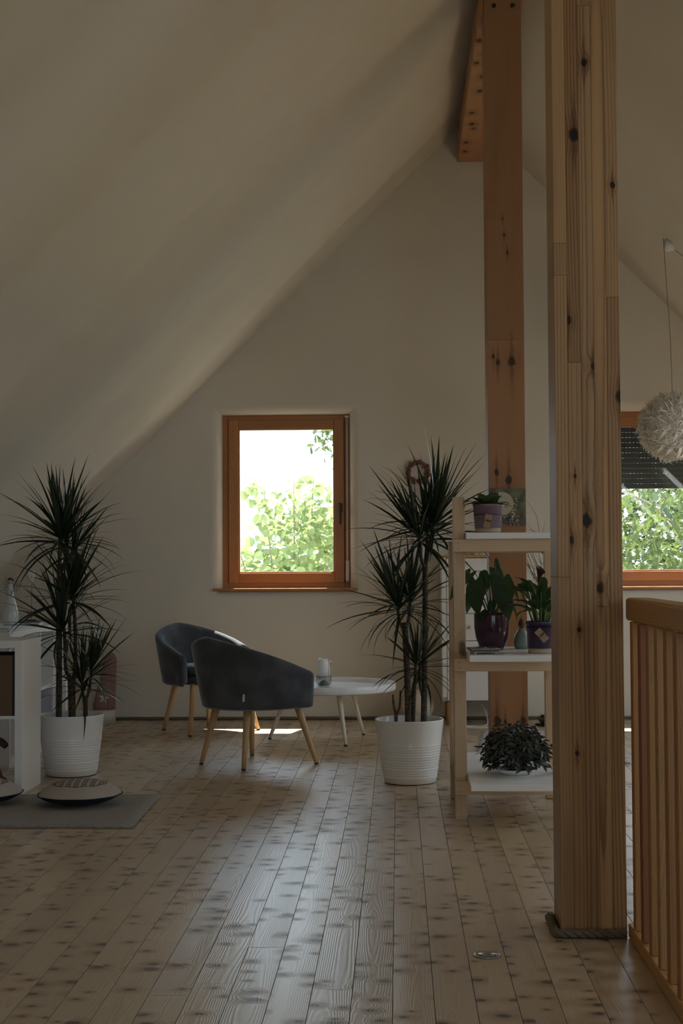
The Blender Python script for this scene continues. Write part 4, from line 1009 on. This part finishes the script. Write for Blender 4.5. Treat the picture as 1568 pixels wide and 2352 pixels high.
for k in range(9):
    t = k/8; ring = []
    for i in range(16):
        a = 2*PI*i/16; r = .004+.017*t**1.6*(1+.35*max(0, math.cos(a))); z = .06*t+(.012*math.cos(a)*t**3)
        ring.append(bm.verts.new((r*math.cos(a)-.0*t, r*math.sin(a), z)))
    rings.append(ring)
for A, B_ in zip(rings, rings[1:]):
    for i in range(16): bm.faces.new((A[i], A[(i+1) % 16], B_[(i+1) % 16], B_[i]))
frombm('bloom', bm, 'flower', cl, (-.012, -.04, .198), (0, -.25, 2.6), True)
# sage drop ornament, tray
om = thing('drop_ornament', 'sage green drop shaped ornament with dry leaves beside the indigo pot', 'ornament', (.568, 6.86, zm))
lathe('glazed_body', [(0, 0), (.030, 0), (.036, .012), (.038, .035), (.032, .06), (.022, .08), (.013, .094), (0, .098)], 'sage', om, seg=32)
lathe('seed_pod', [(0, .09), (.010, .096), (.016, .112), (.012, .128), (.003, .138), (0, .15)], 'brownleaf', om, seg=18)
lm = broad(.035, .015, .8); lm.materials.append(M['sage'])
for a in (200, 240, 300, 340): link('leaf', lm, None, om, (0, 0, .092), Matrix.Rotation(math.radians(a), 3, 'Z') @ Matrix.Rotation(-.7, 3, 'Y'))
ty = thing('silver_tray', 'small square silver tray with glass crystals on the middle shelf board', 'tray', (.372, 6.50, zm), .12)
box('plate', -.055, .055, -.055, .055, .008, .011, 'silver', ty, .001)
for a in range(4):
    m = Matrix.Rotation(a*PI/2, 3, 'Z')
    raw('flared_rim', [m @ Vector(v) for v in ((-.055, -.055, .010), (.055, -.055, .010), (.066, -.066, .022), (-.066, -.066, .022), (-.055, -.055, .012), (.055, -.055, .012), (.066, -.066, .024), (-.066, -.066, .024))], [(0, 1, 2, 3), (7, 6, 5, 4), (0, 4, 5, 1), (1, 5, 6, 2), (2, 6, 7, 3), (3, 7, 4, 0)], 'silver', ty)
for x in (-.045, .045):
    for y in (-.045, .045): box('foot', x-.005, x+.005, y-.005, y+.005, 0, .008, 'silver', ty, .001)
frg = random.Random(4)
for k in range(9):
    bm = bmesh.new(); bmesh.ops.create_icosphere(bm, subdivisions=1, radius=.013)
    for v in bm.verts: v.co *= frg.uniform(.75, 1.15)
    tag(frombm('glass_crystal', bm, 'clear', None, (.372+frg.uniform(-.036, .036), 6.50+frg.uniform(-.036, .036), zm+.0225), (frg.random()*3, frg.random()*3, 0)), 'clear glass crystal lying on the small silver tray', 'crystal', 'glass crystals on the silver tray')
# spiderwort on the lowest board
zl = .1965
sc_ = thing('saucer', 'white saucer under the spiderwort on the lowest shelf board', 'saucer', (.520, 6.66, zl))
lathe('dish', [(0, 0), (.060, 0), (.088, .016), (.098, .026), (.096, .027), (.086, .019), (.058, .004), (0, .004)], 'pot', sc_, seg=48)
tpn = thing('spiderwort_pot', 'small dark pot standing in the white saucer', 'plant pot', (.520, 6.66, zl+.0045))
lathe('pot_wall', [(0, 0), (.042, 0), (.056, .09), (.058, .10), (.054, .10), (.050, .085), (0, .085)], 'darkbox', tpn, seg=36)
tr = thing('spiderwort', 'bushy spiderwort with small striped dark leaves on the lowest shelf board', 'plant', (.520, 6.66, zl+.09))
tm = broad(.040, .018, .7, .25, seg=4); tm.materials.append(M['trad'])
trg = random.Random(17); TP = []
for k in range(1300):
    el = math.asin(trg.uniform(-.62, 1)); az = trg.uniform(0, 2*PI); f = trg.uniform(.55, 1.)*(1+.16*mnoise.noise((math.cos(az)*2, math.sin(az)*2, el*2)))
    p = Vector((.150*f*math.cos(az)*math.cos(el), .140*f*math.sin(az)*math.cos(el), .125*f*math.sin(el)+.012))
    if p.z < -.076 or p.x > .172 or p.length < .062: continue
    TP.append((p, az))
for k in range(26):
    a = k*2.39996; p = TP[k*9 % len(TP)][0]
    tube('runner', [Vector((.03*math.cos(a), .03*math.sin(a), -.002)), p*.55+Vector((0, 0, .03)), p], [.0024, .002, .001], 'trad', tr, 5)
TP.sort(key=lambda q: q[0].y); V, Fc = [], []
for i, (p, az) in enumerate(TP):
    m = Matrix.Rotation(az+trg.uniform(-1.3, 1.3), 3, 'Z') @ Matrix.Rotation(trg.uniform(-.5, .9), 3, 'Y') @ Matrix.Rotation(trg.uniform(-.9, .9), 3, 'X'); sc = trg.uniform(.6, 1.05)
    if i < 300: link('leaf', tm, None, tr, p, m).scale = (sc, sc, sc)
    else:
        n0 = len(V); V += [m @ (v.co*sc)+p for v in tm.vertices]; Fc += [tuple(n0+j for j in q.vertices) for q in tm.polygons]
raw('foliage', V, Fc, 'trad', tr)['kind'] = 'stuff'
# twigs in floor vase behind the foreground post
vs_ = thing('floor_vase', 'tall grey floor vase almost hidden behind the foreground post', 'vase', (1.02, 8.45, 0))
lathe('vase_body', [(0, 0), (.06, 0), (.075, .05), (.07, .25), (.045, .42), (.032, .50), (.042, .54), (.039, .54), (.028, .5), (.028, .46), (0, .46)], 'darkbox', vs_, seg=28)
tw = thing('twig_bunch', 'dark bare twigs showing left of the foreground post', 'twigs', (1.02, 8.45, .47))
wrg = random.Random(31)
for k in range(28):
    a = wrg.uniform(PI*.6, PI*1.4) if k > 17 else wrg.uniform(PI*.8, PI*1.25); L = wrg.uniform(.55, 1.1); lean = wrg.uniform(.15, .5)
    p = Vector((0, 0, -.005)); d_ = Vector((math.cos(a)*lean, math.sin(a)*lean*.5, 1)).normalized(); pts = [p.copy()]
    for i in range(8):
        p = p+d_*L/8
        if i == 0: p = Vector((d_.x*.05, d_.y*.05, .07))
        pts.append(p.copy()); d_ = (d_+Vector((wrg.gauss(0, .12), wrg.gauss(0, .08), wrg.gauss(0, .05)))).normalized()
    tg = tube('twig', pts, [.0035-.0003*i for i in range(9)], 'twig', tw, 5)
    for i in range(3, 9, 1):
        q = Vector((wrg.uniform(-1, .5), wrg.uniform(-.6, .6), wrg.uniform(.1, 1))).normalized()*wrg.uniform(.05, .14)
        tube('side_twig', [pts[i], pts[i]+q*.5+Vector((0, 0, .008)), pts[i]+q], [.0017, .0013, .0006], 'twig', tg, 4)
# planter on a dark plate by the wall
pl = thing('succulent_planter', 'low oval planter with dark succulents on the floor by the wall', 'planter', (1.075, 10.50, 0))
lathe('plate', [(0, 0), (.115, 0), (.120, .008), (0, .009)], 'black', pl, seg=32)
bm = lathe_bm([(0, .010), (.075, .010), (.102, .045), (.106, .058), (.098, .058), (.09, .045), (0, .045)], 36); frombm('bowl', bm, 'bowl', pl, smooth=True)
sm_ = broad(.045, .016, .3, .3, seg=4); sm_.materials.append(M['calla'])
for k in range(60):
    r = .085*math.sqrt(wrg.random()); a = wrg.uniform(0, 2*PI)
    link('leaf', sm_, None, pl, (r*math.cos(a), r*math.sin(a), .046), Matrix.Rotation(wrg.uniform(0, 6.3), 3, 'Z') @ Matrix.Rotation(-wrg.uniform(.3, 1.4), 3, 'Y'))

# floor sockets
for lb, x, y in (('round metal floor socket in the foreground left of the knotty post', .250, 4.338), ('round metal floor socket beside the left foot of the plant rack', .226, 7.52)):
    fs_ = thing('floor_socket', lb, 'floor socket', (x, y, .0004), 0, 'round floor sockets')
    lathe('flange', [(0, 0), (.040, 0), (.039, .003), (.030, .0042), (.029, .0035), (0, .0035)], 'steel', fs_, seg=40)
    lathe('lid', [(0, .0036), (.0265, .0036), (.0255, .0052), (0, .0056)], 'steel', fs_, seg=32)
    for a in (0, 1, 2, 3): lathe('screw', [(0, 0), (.0028, 0), (0, .001)], 'steel', fs_, (.034*math.cos(a*PI/2+.7), .034*math.sin(a*PI/2+.7), .0042), 8)

# ------------------------------------------------------------------ feather lamp
lc = Vector((1.795, 9.68, 2.02))
fl_ = thing('feather_lamp', 'white feather ball pendant lamp hanging before the window with the half lowered shutter', 'lamp', lc)
bm = bmesh.new(); bmesh.ops.create_icosphere(bm, subdivisions=5, radius=.185)
for v in bm.verts: v.co *= 1+.05*mnoise.noise(v.co*30)+.04*mnoise.noise(v.co*70)
frombm('inner_ball', bm, 'feather', fl_, smooth=True)
frg = random.Random(9)
fm = []
for k in range(4):
    me = leafblade(.105, .026+.006*k, .9+.35*k, .35, 4); me.materials.append(M['feather']); fm.append(me)
for k in range(300):
    z = 1-2*(k+.5)/300; a = k*2.39996; r = math.sqrt(1-z*z); nrm = Vector((r*math.cos(a), r*math.sin(a), z))
    tdir = Vector((frg.uniform(-1, 1), frg.uniform(-1, 1), -.9+frg.uniform(-.4, .4))); tdir = (tdir-nrm*tdir.dot(nrm)).normalized()
    x = (tdir*.8+nrm*(frg.uniform(.05, .4) if k % 4 else frg.uniform(.6, 1.2))).normalized(); y = nrm.cross(x).normalized(); zz_ = x.cross(y)
    o = link('feather', fm[k % 4], None, fl_, nrm*.182, Matrix((x, y, zz_)).transposed())
V, Fc = [], []
for k in range(4200):
    z = frg.uniform(-1, 1); a = frg.uniform(0, 2*PI); r = math.sqrt(1-z*z); nrm = Vector((r*math.cos(a), r*math.sin(a), z))
    t_ = Vector((frg.gauss(0, 1), frg.gauss(0, 1), frg.gauss(0, 1))); t_ = (nrm*.55+(t_-nrm*t_.dot(nrm)).normalized()).normalized(); s_ = nrm.cross(t_).normalized()
    L = frg.uniform(.03, .085); p = nrm*frg.uniform(.178, .2); i = len(V)
    V += [p-s_*.002, p+s_*.002, p+t_*L*.6+s_*.0035, p+t_*L, p+t_*L*.6-s_*.0035]; Fc.append((i, i+1, i+2, i+3, i+4))
raw('down', V, Fc, 'feather', fl_)['kind'] = 'stuff'
hk = Vector((1.757, 9.68, 3.20))-lc
tube('cord', smoothpath([(0, 0, .17), (-.01, 0, .6), hk+Vector((-.004, 0, .0)), hk+Vector((.012, -.005, .012)), (.14, 0, 1.07)], 8), .0024, 'greycord', fl_, 8)
# wedge shaped ceiling rose on the slope
cr = lathe('ceiling_rose', [(0, .055), (.012, .055), (.052, .0), (0, 0)], 'whiteplastic', fl_, tuple(Vector((1.80, 9.68, 3.213))-lc), 32, rot=(0, math.radians(-135), 0))

# ------------------------------------------------------------------ outdoors
gr = raw('ground', [(-60, 11.5, -3.2), (60, 11.5, -3.2), (60, 120, -3.2), (-60, 120, -3.2)], [(0, 1, 2, 3)], 'grass'); struct(gr)
def leaf2d(outline, L, mat, fold=.18):
    vs = [(0, 0, 0)]+[(x*L, 0, 0) for x in (.35, .7, 1.)]; n0 = len(vs); fs = []
    up = [(x*L, y*L, abs(y)*L*fold) for x, y in outline]; dn = [(x, -y, z) for x, y, z in up]
    vs += up+dn; m = len(up)
    cen = lambda x: 0 if x < .18 else 1 if x < .53 else 2 if x < .86 else 3
    for off, flip in ((n0, 0), (n0+m, 1)):
        prev = 0
        for i in range(m-1):
            c = cen(outline[i][0]); f = [c, off+i, off+i+1]; c2 = cen(outline[i+1][0])
            if c2 != c: fs.append(tuple([c, off+i+1, c2][::1 if not flip else -1]))
            fs.append(tuple(f[::1 if flip else -1]))
    me = bpy.data.meshes.new('leaf'); me.from_pydata(vs, [], fs); me.update(); me.materials.append(M[mat]); return me
hazel = leaf2d([(0., .02), (-.06, .22), (.08, .40), (.32, .47), (.6, .40), (.82, .22), (1., .0)], 1., 'hazel')
oakl = leaf2d([(0., .02), (.12, .12), (.2, .08), (.32, .26), (.42, .13), (.55, .34), (.64, .17), (.78, .28), (.86, .14), (1., .0)], 1., 'oakleaf')
def tree(name, label, cat, base, blobs, leafme, Lr, limbs, seed):
    rng = random.Random(seed); t = thing(name, label, cat, base, 0, 'trees outside the gable windows'); bz = Vector(base)
    for nm, pts, r0, r1 in limbs:
        sp = smoothpath([Vector(p)-bz for p in pts], 5); n = len(sp); tube(nm, sp, [r0+(r1-r0)*k/(n-1) for k in range(n)], 'bark', t, 7)
    L = []
    for (cx, cy, cz, rx, ry, rz, n) in blobs:
        for k in range(n):
            d_ = Vector((rng.gauss(0, 1), rng.gauss(0, 1), rng.gauss(0, 1))).normalized()*rng.random()**.42
            p = Vector((cx+rx*d_.x, cy+ry*d_.y, cz+rz*d_.z))
            m = Matrix.Rotation(rng.uniform(0, 2*PI), 3, 'Z') @ Matrix.Rotation(rng.gauss(.55, .5), 3, 'Y') @ Matrix.Rotation(rng.gauss(0, .6), 3, 'X')
            L.append((p, m, rng.uniform(*Lr)))
    L.sort(key=lambda q: q[0].y)
    for p, m, s in L[:300]:
        o = link('leaf', leafme, None, t, p-bz, m); o.scale = (s, s, s)
    V, Fc, = [], []
    src = [v.co.copy() for v in leafme.vertices]; fc = [tuple(q.vertices) for q in leafme.polygons]
    for p, m, s in L[300:]:
        i = len(V); V += [m @ (c*s)+p-bz for c in src]; Fc += [tuple(i+j for j in q) for q in fc]
    if Fc: raw('foliage', V, Fc, leafme.materials[0], t)['kind'] = 'stuff'
    return t
tree('hazel_bush', 'bright green hazel bush outside the window with the orange frame and handle', 'tree', (-1.1, 15.2, -3.2),
     [(-1.25, 14.9, .75, .95, .9, .62, 620), (-.92, 15.2, 1.55, .40, .6, .52, 420), (-1.42, 14.6, 1.88, .11, .2, .2, 26), (-1.28, 14.8, 1.65, .16, .3, .3, 60), (-.60, 15.5, 1.45, .35, .6, .55, 240), (-1.7, 15., .95, .4, .5, .5, 160)],
     hazel, (.055, .11), [('trunk', [(-1.1, 15.2, -3.2), (-1.12, 15.2, -1.5), (-1.05, 15.2, .2)], .06, .03)] +
     [('branch', [(-1.05+dx_*.1, 15.2, -1.2), (-1.05+dx_*.5, 15.1, .3), (-1.05+dx_, 15.0+.2*dx_, z_)], .02, .005) for dx_, z_ in ((-.55, 1.3), (-.3, 1.9), (.0, 2.0), (.2, 2.0), (.45, 1.8), (.6, 1.4))], 40)
tree('far_tree', 'pale far tree crown filling the gaps behind the hazel bush', 'tree', (-1.6, 21.5, -3.2),
     [(-1.3, 21, 1.2, 1.0, .8, .75, 500), (-1.75, 21, .9, .9, .8, .6, 300), (-2.7, 21, .8, .7, .8, .5, 120)], hazel, (.10, .19), [('trunk', [(-1.6, 21.5, -3.2), (-1.55, 21.5, -1), (-1.5, 21.4, 1.6)], .12, .04)], 43)
tree('far_tree', 'dark far tree crown filling the gaps behind the oak', 'tree', (4., 22.5, -3.2),
     [(3.7, 22, 1.6, 1.3, .8, 1.3, 1000), (5.2, 22, 1.5, 1., .8, 1.2, 200)], oakl, (.14, .26), [('trunk', [(4., 22.5, -3.2), (3.9, 22.5, -1), (3.8, 22.3, 2.6)], .14, .05)], 44)
tree('tall_maple', 'tall maple whose leafy twigs hang into the upper right of the framed window', 'tree', (.6, 19, -3.2),
     [(-.78, 17.6, 2.72, .34, .4, .34, 120), (-.55, 17.8, 2.2, .16, .4, .45, 60), (-.3, 18, 3.2, .7, .8, .6, 260), (.6, 19, 4.2, 1.5, 1.2, 1.1, 400), (-.70, 17.6, 2.30, .05, .2, .14, 10)],
     oakl, (.07, .12), [('trunk', [(.6, 19, -3.2), (.62, 19, 0), (.55, 19, 4.)], .16, .06), ('branch', [(.6, 19, 2.6), (.1, 18.4, 3.0), (-.45, 17.8, 2.8), (-.95, 17.6, 2.72)], .04, .006), ('branch', [(.0, 18.3, 2.95), (-.45, 17.8, 2.4), (-.62, 17.7, 1.9)], .02, .005)], 41)
tree('oak_tree', 'green oak tree outside the window with the half lowered dark shutter', 'tree', (3.6, 17.2, -3.2),
     [(2.9, 16.2, 1.35, 1.0, .8, .75, 900), (3.3, 17.4, 1.7, 1.8, .8, 1.3, 900), (2.5, 15.6, .9, .7, .5, .5, 260), (3.2, 15.6, 1.9, .6, .5, .4, 200)],
     oakl, (.07, .14), [('trunk', [(3.6, 17.2, -3.2), (3.6, 17.2, -1), (3.5, 17.2, 2.4)], .17, .07), ('branch', [(3.55, 17.2, .4), (3.0, 16.6, 1.0), (2.6, 16.2, 1.0), (2.2, 15.9, .9)], .05, .015),
      ('branch', [(3.5, 17.2, .9), (3.1, 16.5, 1.5), (2.75, 16.1, 1.75), (2.4, 15.8, 1.9)], .04, .008), ('branch', [(3.55, 17.2, .2), (3.2, 16.4, .95), (3.15, 16, 1.3), (3.4, 15.7, 1.7)], .04, .01)], 42)
